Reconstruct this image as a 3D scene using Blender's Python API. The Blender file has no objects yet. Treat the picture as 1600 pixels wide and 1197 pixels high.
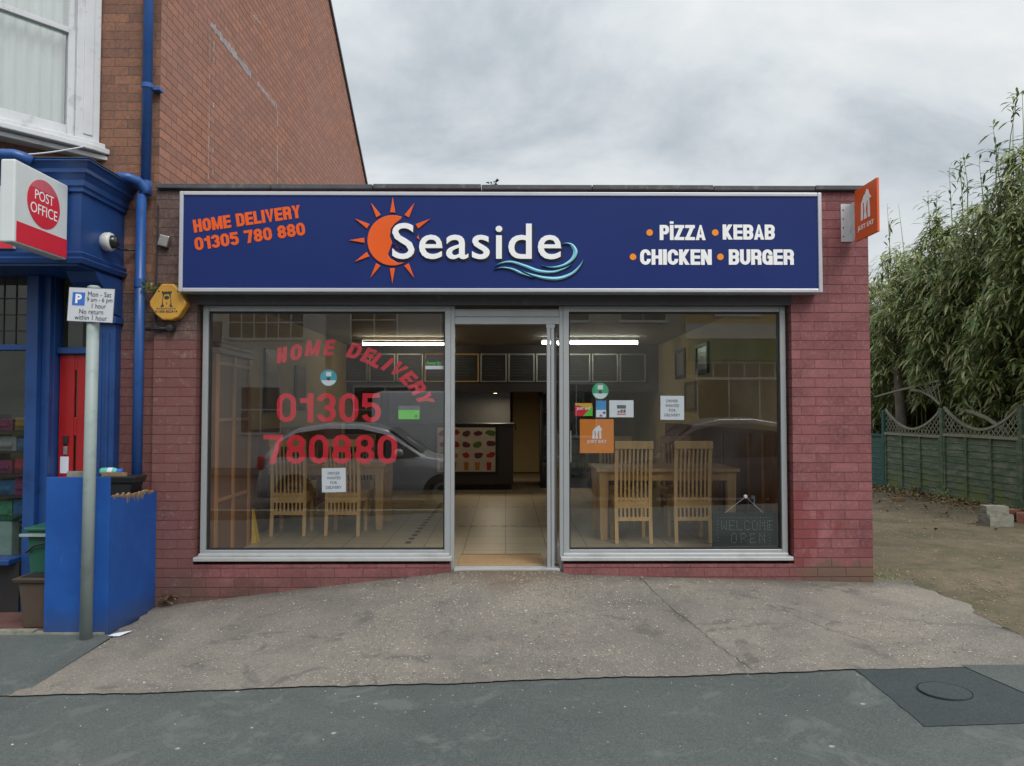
import bpy, bmesh, math, random
from mathutils import Vector, Matrix
R = math.radians
random.seed(11)
sc = bpy.context.scene
C = sc.collection

# ------------------------------------------------------------------ camera
CAMP = Vector((0.0, -6.9, 1.41)); FPX = 1200.0
PITCH = math.atan(41.5/FPX); YAW = -math.atan(10/FPX)
cam_d = bpy.data.cameras.new('camera'); cam = bpy.data.objects.new('camera', cam_d); C.objects.link(cam)
cam_d.sensor_width = 36; cam_d.lens = 36*FPX/1600; cam_d.clip_end = 500; cam_d.clip_start = .05
cam.location = CAMP; cam.rotation_euler = (R(90)+PITCH, 0, YAW); sc.camera = cam
CROT = cam.rotation_euler.to_matrix()
def ray(px, py): return CROT @ Vector(((px-800)/FPX, -(py-598.5)/FPX, -1))
def U(px, py, y):            # the point of plane y seen at a photo pixel
    r = ray(px, py); t = (y-CAMP.y)/r.y; return CAMP + r*t
def UX(px, py, x):
    r = ray(px, py); t = (x-CAMP.x)/r.x; return CAMP + r*t
def XX(px, y, py=640): return U(px, py, y).x
def ZZ(py, y, px=800): return U(px, py, y).z

# ------------------------------------------------------------------ world, sun, exposure
SUN_EL, SUN_AZ = R(48), R(150)
w = bpy.data.worlds.new('World'); sc.world = w; w.use_nodes = True
nt = w.node_tree; N = nt.nodes; Lk = nt.links
for n in list(N): N.remove(n)
def nn(t, **k):
    n = N.new(t)
    for a, b in k.items(): setattr(n, a, b)
    return n
wo = nn('ShaderNodeOutputWorld'); bg = nn('ShaderNodeBackground'); Lk.new(bg.outputs[0], wo.inputs[0])
sky = nn('ShaderNodeTexSky', sky_type='NISHITA', sun_disc=False, sun_elevation=SUN_EL, sun_rotation=SUN_AZ)
tc = nn('ShaderNodeTexCoord'); sep = nn('ShaderNodeSeparateXYZ'); Lk.new(tc.outputs['Generated'], sep.inputs[0])
def wm(op, a, b=None, c=None):
    n = nn('ShaderNodeMath', operation=op)
    for i, v in enumerate((a, b, c)):
        if v is None: continue
        if isinstance(v, (int, float)): n.inputs[i].default_value = v
        else: Lk.new(v, n.inputs[i])
    return n.outputs[0]
zc = wm('ADD', wm('MAXIMUM', sep.outputs[2], 0.0), .34)
cx = wm('DIVIDE', sep.outputs[0], zc); cy = wm('DIVIDE', sep.outputs[1], zc)
cmb = nn('ShaderNodeCombineXYZ'); Lk.new(cx, cmb.inputs[0]); Lk.new(cy, cmb.inputs[1])
mp = nn('ShaderNodeMapping'); mp.inputs['Rotation'].default_value = (0, 0, R(-28)); mp.inputs['Scale'].default_value = (1.0, 1.45, 1); mp.inputs['Location'].default_value = (3.3, 1.2, 0)
Lk.new(cmb.outputs[0], mp.inputs[0])
n1 = nn('ShaderNodeTexNoise'); n1.inputs['Scale'].default_value = 1.35; n1.inputs['Detail'].default_value = 9; n1.inputs['Roughness'].default_value = .58; n1.inputs['Distortion'].default_value = .35
Lk.new(mp.outputs[0], n1.inputs['Vector'])
rp = nn('ShaderNodeValToRGB'); Lk.new(n1.outputs[0], rp.inputs[0])
e = rp.color_ramp.elements; e[0].position = .34; e[0].color = (.45, .495, .525, 1); e[1].position = .62; e[1].color = (.79, .80, .79, 1)
m_ = e.new(.47); m_.color = (.64, .675, .69, 1)
# overcast sky is brighter overhead and towards the veiled sun behind the camera
sd = (math.sin(SUN_AZ)*math.cos(SUN_EL), math.cos(SUN_AZ)*math.cos(SUN_EL), math.sin(SUN_EL))
dotn = nn('ShaderNodeVectorMath', operation='DOT_PRODUCT'); Lk.new(tc.outputs['Generated'], dotn.inputs[0]); dotn.inputs[1].default_value = sd
glow = wm('MULTIPLY', wm('POWER', wm('MAXIMUM', dotn.outputs['Value'], 0.0), 3.0), 1.1)
gain = wm('ADD', wm('MULTIPLY', wm('MAXIMUM', sep.outputs[2], 0.0), .55), wm('ADD', glow, .86))
mul = nn('ShaderNodeVectorMath', operation='SCALE'); Lk.new(rp.outputs[0], mul.inputs[0]); Lk.new(gain, mul.inputs['Scale'])
sk2 = nn('ShaderNodeVectorMath', operation='SCALE'); Lk.new(sky.outputs[0], sk2.inputs[0]); sk2.inputs['Scale'].default_value = .12
mul2 = nn('ShaderNodeVectorMath', operation='SCALE'); Lk.new(mul.outputs[0], mul2.inputs[0]); mul2.inputs['Scale'].default_value = 8.3
addn = nn('ShaderNodeVectorMath', operation='ADD'); Lk.new(mul2.outputs[0], addn.inputs[0]); Lk.new(sk2.outputs[0], addn.inputs[1])
Lk.new(addn.outputs[0], bg.inputs[0]); bg.inputs[1].default_value = .1
sl = bpy.data.lights.new('sun', 'SUN'); so = bpy.data.objects.new('sun', sl); C.objects.link(so)
sl.energy = 1.35; sl.angle = R(25); sl.color = (1, .96, .9)
so.rotation_euler = Vector(sd).to_track_quat('Z', 'Y').to_euler(); so.location = (2, -12, 14)
sc.view_settings.view_transform = 'Standard'; sc.view_settings.look = 'None'; sc.view_settings.exposure = 0.25; sc.view_settings.gamma = 1
sc.cycles.max_bounces = 8; sc.cycles.transparent_max_bounces = 16; sc.cycles.caustics_reflective = False; sc.cycles.caustics_refractive = False
sc.cycles.sample_clamp_indirect = 4

# ------------------------------------------------------------------ materials
def _mat(name):
    m = bpy.data.materials.new(name); m.use_nodes = True; t = m.node_tree
    b = t.nodes['Principled BSDF']; return m, t, b
class G:   # tiny node-graph helper
    def __init__(s, t): s.t = t
    def n(s, ty, **k):
        x = s.t.nodes.new(ty)
        for a, b in k.items(): setattr(x, a, b)
        return x
    def l(s, a, b): s.t.links.new(a, b)
    def m(s, op, a, b=None, c=None, clamp=False):
        x = s.n('ShaderNodeMath', operation=op, use_clamp=clamp)
        for i, v in enumerate((a, b, c)):
            if v is None: continue
            if isinstance(v, (int, float)): x.inputs[i].default_value = v
            else: s.l(v, x.inputs[i])
        return x.outputs[0]
    def pos(s): return s.n('ShaderNodeNewGeometry').outputs['Position']
    def noise(s, vec, scale, det=4, rough=.55, dist=0, stretch=None):
        if stretch:
            mpn = s.n('ShaderNodeMapping'); mpn.inputs['Scale'].default_value = stretch; s.l(vec, mpn.inputs[0]); vec = mpn.outputs[0]
        x = s.n('ShaderNodeTexNoise'); x.inputs['Scale'].default_value = scale; x.inputs['Detail'].default_value = det
        x.inputs['Roughness'].default_value = rough; x.inputs['Distortion'].default_value = dist; s.l(vec, x.inputs['Vector']); return x.outputs[0]
    def ramp(s, f, a, b, lo=0., hi=1.):
        x = s.n('ShaderNodeMapRange'); s.l(f, x.inputs[0]); x.inputs[1].default_value = a; x.inputs[2].default_value = b
        x.inputs[3].default_value = lo; x.inputs[4].default_value = hi; return x.outputs[0]
    def mix(s, f, a, b, mode='MIX'):
        x = s.n('ShaderNodeMix', data_type='RGBA', blend_type=mode)
        if isinstance(f, (int, float)): x.inputs[0].default_value = f
        else: s.l(f, x.inputs[0])
        for i, v in ((6, a), (7, b)):
            if isinstance(v, (tuple, list)): x.inputs[i].default_value = (*v[:3], 1)
            else: s.l(v, x.inputs[i])
        return x.outputs[2]
    def bump(s, h, st, dist=.01, prev=None):
        x = s.n('ShaderNodeBump'); x.inputs['Strength'].default_value = st; x.inputs['Distance'].default_value = dist
        s.l(h, x.inputs['Height'])
        if prev is not None: s.l(prev, x.inputs['Normal'])
        return x.outputs[0]
def pm(name, col, rough=.6, var=.15, vs=6, bump=0, bs=80, metal=0, dirt=None, ds=2.5, dt=(.55, .75), spec=.5, obj=False, stretch=None):
    m, t, b = _mat(name); g = G(t)
    p = g.n('ShaderNodeTexCoord').outputs['Object'] if obj else g.pos()
    f = g.noise(p, vs, 5, .6, stretch=stretch)
    c = g.mix(g.ramp(f, .25, .75), tuple(x*(1-var) for x in col), tuple(min(1, x*(1+var)) for x in col))
    if dirt: c = g.mix(g.ramp(g.noise(p, ds, 6, .65), dt[0], dt[1]), c, dirt)
    g.l(c, b.inputs['Base Color']); b.inputs['Metallic'].default_value = metal; b.inputs['Specular IOR Level'].default_value = spec
    g.l(g.ramp(f, .2, .8, max(.03, rough-.08), min(1, rough+.08)), b.inputs['Roughness'])
    if bump: g.l(g.bump(g.noise(p, bs, 4), bump, .004), b.inputs['Normal'])
    return m
def emi(name, col, st):
    m, t, b = _mat(name); b.inputs['Base Color'].default_value = (*col, 1); b.inputs['Emission Color'].default_value = (*col, 1); b.inputs['Emission Strength'].default_value = st; return m
def brick_mat(name, axis, c1, c2, mortar, bw=.25, rh=.0835, ms=.006, kind=None, bst=.6, off=(0, 0)):
    m, t, b = _mat(name); g = G(t); p = g.pos(); s = g.n('ShaderNodeSeparateXYZ'); g.l(p, s.inputs[0])
    cb = g.n('ShaderNodeCombineXYZ'); 
    wob = g.m('MULTIPLY', g.m('SUBTRACT', g.noise(p, 9, 3), .5), .007)
    g.l(g.m('ADD', g.m('ADD', s.outputs[axis], 40+off[0]), wob), cb.inputs[0]); g.l(g.m('ADD', g.m('ADD', s.outputs[2], 10+off[1]), wob), cb.inputs[1])
    br = g.n('ShaderNodeTexBrick'); g.l(cb.outputs[0], br.inputs['Vector']); br.inputs['Scale'].default_value = 1
    br.inputs['Brick Width'].default_value = bw; br.inputs['Row Height'].default_value = rh; br.inputs['Mortar Size'].default_value = ms
    br.inputs['Mortar Smooth'].default_value = .35
    br.inputs['Color1'].default_value = (*c1, 1); br.inputs['Color2'].default_value = (*c2, 1); br.inputs['Mortar'].default_value = (*mortar, 1)
    col = br.outputs[0]; fac = br.outputs['Fac']
    nz = g.noise(p, 3.0, 6, .65); nf = g.noise(p, 45, 5, .7)
    col = g.mix(g.ramp(nf, .3, .7, .0, .5), col, (.03, .022, .02), 'MIX') if kind != 'paint' else col
    z = s.outputs[2]; x = s.outputs[0]
    if kind == 'paint':
        # a second bond of larger tonal variation under thin masonry paint
        tone = g.mix(g.ramp(nz, .3, .7), (.70, .70, .72), (1.22, 1.24, 1.26))
        col = g.mix(1.0, col, tone, 'MULTIPLY')
        col = g.mix(g.ramp(nf, .5, .75, 0, .4), col, (.40, .25, .25)); col = g.mix(g.m('MULTIPLY', g.ramp(g.noise(p, 22, 6, .8, stretch=(.5, 1, 1.6)), .62, .68), .55), col, (.13, .045, .045))
        col = g.mix(g.m('MULTIPLY', g.ramp(x, -2.55, -2.75), g.ramp(nz, .25, .6, .35, .8)), col, (.165, .078, .066))
        # bare brick where the paint never reached: high on the pier, and at the footing of the right end
        edge = g.m('ADD', z, g.m('MULTIPLY', g.m('SUBTRACT', g.noise(p, 5, 5), .5), .35))
        bare = g.mix(g.ramp(nf, .3, .75), (.085, .055, .05), (.20, .13, .11))
        bare = g.mix(g.m('MULTIPLY', fac, .7), bare, (.12, .11, .10))
        hi = g.m('MULTIPLY', g.ramp(edge, 2.02, 2.12), g.ramp(x, -2.5, -2.6))
        col = g.mix(hi, col, bare)
        lowr = g.m('MULTIPLY', g.ramp(edge, .08, .03), g.ramp(x, 2.5, 2.7))
        col = g.mix(lowr, col, g.mix(g.m('MULTIPLY', fac, .8), (.17, .10, .075), (.07, .065, .05)))
        # deeper red repainted / damp blotches low beside the window
        row = g.m('FLOOR', g.m('DIVIDE', g.m('ADD', z, 10), rh)); qx = g.m('MULTIPLY', g.m('FLOOR', g.m('ADD', g.m('DIVIDE', x, .125), g.m('MULTIPLY', row, .5))), .125); qz = g.m('SUBTRACT', g.m('MULTIPLY', row, rh), 10)
        qx = g.m('SUBTRACT', qx, g.m('MULTIPLY', row, .0625)); mixx = g.m('ADD', g.m('MULTIPLY', x, .55), g.m('MULTIPLY', qx, .45)); mixz = g.m('ADD', g.m('MULTIPLY', z, .4), g.m('MULTIPLY', qz, .6))
        bl = g.m('ADD', g.m('ABSOLUTE', g.m('SUBTRACT', mixx, 2.56)), g.m('MULTIPLY', g.m('ABSOLUTE', g.m('SUBTRACT', mixz, .34)), 1.0))
        blo = g.m('MULTIPLY', g.ramp(g.m('ADD', bl, g.m('MULTIPLY', g.m('SUBTRACT', g.noise(p, 6, 4, dist=.4), .5), .75)), .36, .27), g.ramp(x, 2.3, 2.4))
        col = g.mix(g.m('MULTIPLY', blo, g.ramp(nf, .3, .7, .35, .75)), col, (.20, .034, .032))
        # chipped paint and grime
        chip = g.ramp(g.noise(p, 13, 7, .78), .57, .66)
        col = g.mix(g.m('MULTIPLY', chip, g.ramp(x, -2.0, -2.8, .12, .8)), col, (.26, .19, .17))
        grime = g.m('MULTIPLY', g.ramp(edge, .05, -.25), .55)
        col = g.mix(grime, col, (.07, .065, .045))
        hz = g.m('ABSOLUTE', g.m('SUBTRACT', g.m('FRACT', g.m('DIVIDE', g.m('ADD', g.m('ADD', z, 10), wob), rh)), .5))
        hj = g.m('MULTIPLY', g.ramp(hz, .445, .47), g.ramp(g.noise(p, 6, 4, .7), .3, .6, .35, .85))  # shadow line of each course, painted dark into the horizontal joints
        col = g.mix(hj, col, (.075, .028, .034)); col = g.mix(g.m('MULTIPLY', fac, .22), col, (.08, .03, .035))
    if kind == 'gable':
        col = g.mix(g.ramp(nz, .35, .7, 0, .45), col, (.33, .155, .12))
        col = g.mix(g.ramp(g.noise(p, .8, 4), .35, .7, 0, .4), col, (.36, .20, .165))
    if kind == 'dark':
        col = g.mix(g.ramp(nz, .4, .75, 0, .5), col, (.06, .045, .04))
    g.l(col, b.inputs['Base Color']); b.inputs['Roughness'].default_value = .62 if kind == 'paint' else .88
    if kind == 'paint': b.inputs['Specular IOR Level'].default_value = .3
    h = g.m('ADD', g.m('MULTIPLY', g.m('SUBTRACT', 1.0, fac), 1.0), g.m('MULTIPLY', nf, .45))
    g.l(g.bump(h, bst, .012), b.inputs['Normal'])
    return m

M = {}
M['paint_brick'] = brick_mat('painted_red_brick', 0, (.270, .098, .100), (.215, .070, .074), (.20, .066, .070), kind='paint', ms=.004)
M['side_brick'] = brick_mat('shop_side_brick', 1, (.30, .12, .13), (.26, .10, .11), (.15, .07, .075))
M['gable'] = brick_mat('gable_brick', 1, (.62, .27, .165), (.42, .185, .125), (.19, .105, .08), bw=.235, rh=.083, ms=.007, kind='gable', bst=.9)
M['po_brick'] = brick_mat('front_brown_brick', 0, (.40, .185, .11), (.25, .125, .088), (.15, .115, .095), bw=.24, rh=.081, ms=.004, kind='dark')
M['alu'] = pm('aluminium_frame', (.43, .45, .465), .38, .05, 3, metal=.35, dirt=(.35, .365, .37), ds=3, dt=(.5, .8))
M['alu_sign'] = pm('sign_frame_metal', (.55, .56, .60), .35, .05, 3, metal=.3)
M['sill'] = pm('sill_metal', (.50, .51, .515), .45, .05, 3, metal=.2, dirt=(.36, .36, .35), ds=4, dt=(.5, .8))
M['sign_blue'] = pm('sign_panel_blue', (.0125, .029, .150), .45, .04, 2, spec=.2)
M['orange'] = pm('sign_orange', (.80, .105, .004), .4, .04, 5)
M['amber'] = pm('sign_amber', (.93, .28, .006), .4, .04, 5)
M['white'] = pm('sign_white', (.92, .92, .92), .4, .03, 5)
M['wave'] = pm('sign_wave_cyan', (.30, .68, .80), .35, .08, 9)
M['shadowline'] = pm('sign_outline_dark', (.012, .012, .03), .5)
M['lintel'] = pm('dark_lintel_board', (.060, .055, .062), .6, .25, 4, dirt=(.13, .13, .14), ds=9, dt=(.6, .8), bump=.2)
M['coping'] = pm('slate_coping', (.075, .078, .085), .75, .3, 9, bump=.5, dirt=(.17, .18, .15), ds=10, dt=(.55, .75))
M['po_blue'] = pm('post_office_blue_gloss', (.014, .060, .215), .42, .15, 4, bump=.08, bs=30, dirt=(.008, .034, .11), ds=5)
M['po_blue_side'] = pm('hoarding_blue', (.014, .085, .35), .42, .10, 3, bump=.06, bs=20, dirt=(.03, .08, .22), ds=6, dt=(.62, .85))
def hoarding_mat():
    m, t, b = _mat('scuffed_blue_hoarding'); g = G(t); p = g.pos(); s = g.n('ShaderNodeSeparateXYZ'); g.l(p, s.inputs[0])
    c = g.mix(g.ramp(g.noise(p, 2.2, 6, .6, .4), .3, .7), (.012, .070, .30), (.020, .105, .40))
    c = g.mix(g.ramp(g.noise(p, 14, 6, .8, 0, stretch=(1, 1, .35)), .60, .70, 0, .5), c, (.06, .14, .36))
    c = g.mix(g.ramp(g.noise(p, 34, 5, .8, 0, stretch=(1, 1, 2.5)), .69, .72, 0, .8), c, (.30, .36, .42))
    low = g.m('MULTIPLY', g.ramp(g.m('ADD', s.outputs[2], g.m('MULTIPLY', g.noise(p, 9, 5, .7), .25)), .02, -.22), .7)
    c = g.mix(low, c, (.055, .062, .075)); g.l(c, b.inputs['Base Color']); b.inputs['Roughness'].default_value = .5; b.inputs['Specular IOR Level'].default_value = .3
    g.l(g.bump(g.noise(p, 5, 3), .25, .02), b.inputs['Normal']); return m
M['po_blue_side'] = hoarding_mat()
M['pipe_blue'] = pm('pipe_blue', (.025, .090, .30), .35, .1, 4, dirt=(.02, .06, .17), ds=7)
M['red_door'] = pm('door_red', (.38, .012, .014), .35, .1, 4)
M['red_sign'] = pm('sign_red', (.66, .022, .045), .4, .04, 4)
M['paper'] = pm('paper_white', (.72, .76, .85), .7, .03, 12)
M['ink'] = pm('ink_dark', (.035, .038, .045), .6)
M['ink_grey'] = pm('ink_grey', (.10, .10, .12), .6)
M['decal_red'] = pm('decal_red', (.62, .010, .028), .5, .08, 9)
M['tan_wood'] = pm('pale_oak', (.66, .42, .18), .45, .18, 5, stretch=(6, 6, .7), obj=True, bump=.05)
M['brown_wood'] = pm('brown_panelling', (.15, .060, .024), .5, .3, 5, stretch=(7, 7, .5), bump=.1)
M['trim_wood'] = pm('orange_brown_trim', (.36, .16, .055), .45, .2, 5, stretch=(7, 7, .5))
M['beige'] = pm('beige_plaster', (.50, .38, .19), .8, .06, 3)
M['ceiling'] = pm('ceiling_grey', (.30, .27, .25), .8, .05, 2)
M['dark'] = pm('near_black', (.020, .019, .020), .5, .2, 6)
M['counter'] = pm('counter_brown', (.055, .040, .040), .4, .2, 4)
M['steel'] = pm('brushed_steel', (.42, .41, .39), .35, .15, 6, metal=.7, stretch=(1, 1, 9))
M['grey_metal'] = pm('pole_grey', (.30, .36, .35), .5, .08, 4, dirt=(.20, .25, .24), ds=6)
M['white_paint'] = pm('white_gloss_paint', (.62, .64, .66), .45, .07, 5, bump=.08, bs=25, dirt=(.40, .41, .41), ds=8)
M['alarm'] = pm('alarm_yellow', (.56, .30, .045), .42, .14, 9, dirt=(.44, .29, .10), ds=12)
M['black_plastic'] = pm('black_plastic', (.022, .024, .026), .45, .2, 8)
M['green_plastic'] = pm('green_plastic', (.020, .115, .075), .45, .15, 6)
M['brown_plastic'] = pm('brown_plastic', (.085, .062, .045), .5, .15, 6)
M['teal_bottle'] = pm('teal_bottle', (.12, .52, .44), .3, .1, 12)
M['raw_wood'] = pm('splintered_wood', (.26, .17, .09), .85, .4, 22, bump=.6, bs=50)
M['jet_orange'] = pm('sticker_orange', (.66, .20, .022), .55, .04, 5)
M['jet_orange2'] = pm('panel_orange', (.74, .105, .018), .5, .05, 5)
M['teal'] = pm('sticker_teal', (.03, .37, .48), .5)
M['green'] = pm('sticker_green', (.03, .40, .19), .5)
M['lime'] = pm('sticker_lime', (.12, .60, .05), .5)
M['yellow'] = pm('sticker_yellow', (.70, .45, .05), .5)
M['sky_blue'] = pm('sticker_blue', (.03, .27, .62), .5)
M['p_blue'] = pm('parking_blue', (.04, .16, .62), .4)
M['board_dark'] = pm('slate_menu_board', (.035, .034, .036), .4, .2, 5)
M['curtain'] = pm('net_curtain', (.52, .58, .58), .9, .12, 2.2, stretch=(9, 9, .4))
M['tube'] = emi('lit_tube', (1, .88, .60), 15.0)
M['tube_cool'] = emi('lit_tube_cool', (.97, 1, .84), 15.0)
M['spot'] = emi('lit_spot', (1, .85, .5), 8.0)
M['fridge_red'] = pm('fridge_red', (.30, .012, .018), .4)
M['white_render'] = pm('white_render', (.60, .60, .58), .8, .07, 2)
M['green_fascia'] = pm('green_fascia', (.05, .17, .07), .5)
M['slate'] = pm('roof_slate', (.09, .09, .10), .7, .2, 6)
M['silver_paint'] = pm('silver_car_paint', (.66, .67, .69), .22, .03, 2, metal=.3)
M['grey_paint'] = pm('grey_car_paint', (.16, .15, .16), .2, .03, 2, metal=.2)
M['van_paint'] = pm('white_van_paint', (.72, .73, .74), .25, .03, 2)
M['tyre'] = pm('tyre_rubber', (.02, .02, .02), .8)
M['alloy'] = pm('alloy_rim', (.4, .4, .42), .3, metal=.8)
M['concrete_block'] = pm('old_concrete', (.26, .26, .22), .9, .25, 14, bump=.5, bs=50, dirt=(.14, .16, .09), ds=9)
M['red_stone'] = pm('red_rubble', (.24, .105, .075), .9, .25, 12, bump=.6, bs=30)
M['bark'] = pm('grey_bark', (.17, .15, .12), .9, .3, 12, bump=.6, bs=30, stretch=(3, 3, .6))
M['cane'] = pm('bamboo_cane', (.16, .17, .07), .6, .3, 6)
M['pale_edge'] = pm('pale_board_edge', (.27, .28, .23), .9, .3, 12)  # thin pale strips along the lower edges of the fence boards
M['trellis'] = pm('weathered_trellis', (.25, .26, .20), .9, .25, 15, bump=.3, dirt=(.10, .14, .08), ds=8)

def glass_mat(name, tint=(.93, .95, .94), f0=.07, boost=1.0):
    m, t, b = _mat(name); t.nodes.remove(b); g = G(t); out = t.nodes['Material Output']
    geo = g.n('ShaderNodeNewGeometry'); dt = g.n('ShaderNodeVectorMath', operation='DOT_PRODUCT')
    g.l(geo.outputs['Normal'], dt.inputs[0]); g.l(geo.outputs['Incoming'], dt.inputs[1])
    c = g.m('ABSOLUTE', dt.outputs['Value']); f = g.m('ADD', g.m('MULTIPLY', g.m('POWER', g.m('SUBTRACT', 1.0, c), 5.0), .9), f0)
    tr = g.n('ShaderNodeBsdfTransparent'); tr.inputs[0].default_value = (*tint, 1); gl = g.n('ShaderNodeBsdfGlossy'); gl.inputs['Roughness'].default_value = .0
    sm_ = g.ramp(g.noise(g.pos(), 2.2, 6, .7, .8, stretch=(1, 1, .6)), .45, .8, 0, .035)
    gl.inputs[0].default_value = (boost, boost, boost, 1)
    bn = g.n('ShaderNodeBump'); bn.inputs['Strength'].default_value = .02; bn.inputs['Distance'].default_value = .01; g.l(g.noise(g.pos(), 1.6, 1), bn.inputs['Height']); g.l(bn.outputs[0], gl.inputs['Normal'])
    mx = g.n('ShaderNodeMixShader'); g.l(f, mx.inputs[0]); g.l(tr.outputs[0], mx.inputs[1]); g.l(gl.outputs[0], mx.inputs[2]); df = g.n('ShaderNodeBsdfDiffuse'); df.inputs[0].default_value = (.6, .6, .58, 1); m2x = g.n('ShaderNodeMixShader'); g.l(sm_, m2x.inputs[0]); g.l(mx.outputs[0], m2x.inputs[1]); g.l(df.outputs[0], m2x.inputs[2]); g.l(m2x.outputs[0], out.inputs['Surface'])
    return m
M['glass'] = glass_mat('window_glass', f0=.155)
M['glass_dim'] = glass_mat('grey_window_glass', (.62, .68, .66), .05)
M['car_glass'] = pm('dark_car_glass', (.012, .014, .016), .05, spec=.9)
M['opp_glass'] = pm('dark_house_glass', (.025, .028, .032), .08, spec=.8)

def ground_mat(name, base, light, dark, speck=.5, speck_col=(.6, .58, .52), scale=1.0, sp_scale=60, moss=None, bst=.5, stain=None):
    m, t, b = _mat(name); g = G(t); p = g.pos()
    n1 = g.noise(p, .9*scale, 7, .62, .6); n2 = g.noise(p, 5*scale, 6, .7, .2); n3 = g.noise(p, 95, 5, .8)
    c = g.mix(g.ramp(n1, .35, .68), dark, light); c = g.mix(g.ramp(n2, .3, .72, 0, .55), c, base)
    c = g.mix(g.ramp(n3, .42, .68, 0, .55), c, tuple(x*.42 for x in base)); c = g.mix(g.ramp(n3, .5, .32, 0, .35), c, tuple(min(1, x*1.6) for x in light))
    c = g.mix(g.ramp(g.noise(p, 24, 5, .75), .5, .7, 0, .35), c, tuple(x*.6 for x in dark))
    if stain: c = g.mix(g.ramp(g.noise(p, 2.2, 6, .7, 1.2), .56, .64, 0, .7), c, stain)
    vo = g.n('ShaderNodeTexVoronoi'); vo.inputs['Scale'].default_value = sp_scale; g.l(p, vo.inputs['Vector'])
    sp = g.m('MULTIPLY', g.ramp(vo.outputs['Distance'], .28, .12), g.ramp(g.n('ShaderNodeTexWhiteNoise').outputs[0], 0, 1, 1, 1))
    sc_ = g.n('ShaderNodeSeparateColor'); g.l(vo.outputs['Color'], sc_.inputs[0])
    sp = g.m('MULTIPLY', sp, g.ramp(sc_.outputs[0], 1-speck*.35, 1-speck*.35+.03)); 
    sp = g.m('MULTIPLY', sp, g.ramp(g.noise(p, 1.3, 3), .4, .6, .25, 1))
    c = g.mix(g.m('MULTIPLY', sp, .75), c, speck_col)
    dk = g.m('MULTIPLY', g.ramp(vo.outputs['Distance'], .3, .15), g.ramp(sc_.outputs[1], .86, .9)); c = g.mix(g.m('MULTIPLY', dk, .6), c, tuple(x*.3 for x in base))
    # rare larger pale droppings
    v2 = g.n('ShaderNodeTexVoronoi'); v2.inputs['Scale'].default_value = 5.5; g.l(p, v2.inputs['Vector']); s2 = g.n('ShaderNodeSeparateColor'); g.l(v2.outputs['Color'], s2.inputs[0])
    d2 = g.m('ADD', v2.outputs['Distance'], g.m('MULTIPLY', g.m('SUBTRACT', n3, .5), .12))
    c = g.mix(g.m('MULTIPLY', g.m('MULTIPLY', g.ramp(d2, .09, .05), g.ramp(s2.outputs[0], .72, .75)), .55), c, (.55, .56, .55))
    if name == 'forecourt_concrete':     # washed-in dirt along the wall foot and the door tread
        sp_ = g.n('ShaderNodeSeparateXYZ'); g.l(p, sp_.inputs[0]); yw = g.m('ADD', sp_.outputs[1], g.m('MULTIPLY', g.m('SUBTRACT', n2, .5), .35))
        c = g.mix(g.m('MULTIPLY', g.ramp(yw, -.34, -.12), .55), c, (.075, .068, .052))
        dd_ = g.m('ADD', g.m('ABSOLUTE', g.m('SUBTRACT', sp_.outputs[0], .05)), g.m('MULTIPLY', g.m('ABSOLUTE', g.m('ADD', sp_.outputs[1], .25)), 1.4))
        c = g.mix(g.m('MULTIPLY', g.ramp(g.m('ADD', dd_, g.m('MULTIPLY', n2, .4)), .95, .45), .6), c, (.17, .115, .075))
    if moss: c = g.mix(g.ramp(g.noise(p, 3.0, 6, .7), .50, .68, 0, .8), c, moss)
    g.l(c, b.inputs['Base Color']); b.inputs['Roughness'].default_value = .85; b.inputs['Specular IOR Level'].default_value = .3
    h = g.m('ADD', g.m('MULTIPLY', n3, .7), g.m('MULTIPLY', sp, .5)); g.l(g.bump(h, bst, .006), b.inputs['Normal'])
    return m
M['concrete'] = ground_mat('forecourt_concrete', (.222, .202, .175), (.335, .300, .250), (.145, .136, .128), speck=1.0, sp_scale=38, speck_col=(.66, .60, .48), stain=(.115, .108, .104))
M['tarmac'] = ground_mat('tarmac', (.104, .122, .117), (.142, .158, .150), (.078, .093, .091), speck=.22, speck_col=(.30, .32, .31), scale=.7, sp_scale=90, bst=.6, stain=(.150, .162, .154))
M['tarmac_patch'] = ground_mat('tarmac_patch', (.056, .070, .073), (.074, .088, .090), (.044, .056, .060), speck=.04, scale=.8, sp_scale=95, bst=.3)
M['road'] = ground_mat('road_tarmac', (.10, .10, .10), (.13, .13, .13), (.08, .08, .08), speck=.3)
M['drive'] = ground_mat('earthy_driveway', (.155, .125, .080), (.235, .19, .125), (.085, .078, .052), speck=.8, sp_scale=30, speck_col=(.42, .36, .26), moss=(.075, .088, .040), scale=1.4, bst=1.0, stain=(.10, .075, .05))
M['tile_red'] = pm('red_quarry_tile', (.15, .075, .065), .6, .2, 7)
def tile_mat():
    m, t, b = _mat('cream_floor_tile'); g = G(t); p = g.pos()
    br = g.n('ShaderNodeTexBrick'); br.offset = 0; g.l(p, br.inputs['Vector']); br.inputs['Scale'].default_value = 1
    br.inputs['Brick Width'].default_value = .42; br.inputs['Row Height'].default_value = .42; br.inputs['Mortar Size'].default_value = .005
    br.inputs['Color1'].default_value = (.43, .34, .22, 1); br.inputs['Color2'].default_value = (.38, .31, .205, 1); br.inputs['Mortar'].default_value = (.12, .10, .07, 1)
    c = g.mix(g.ramp(g.noise(p, 3, 5), .4, .75, 0, .35), br.outputs[0], (.30, .245, .17)); g.l(c, b.inputs['Base Color']); b.inputs['Roughness'].default_value = .42
    return m
M['tiles'] = tile_mat()
M['door_mat'] = pm('coir_mat', (.40, .26, .13), .95, .15, 20, bump=.4, bs=200)

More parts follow.
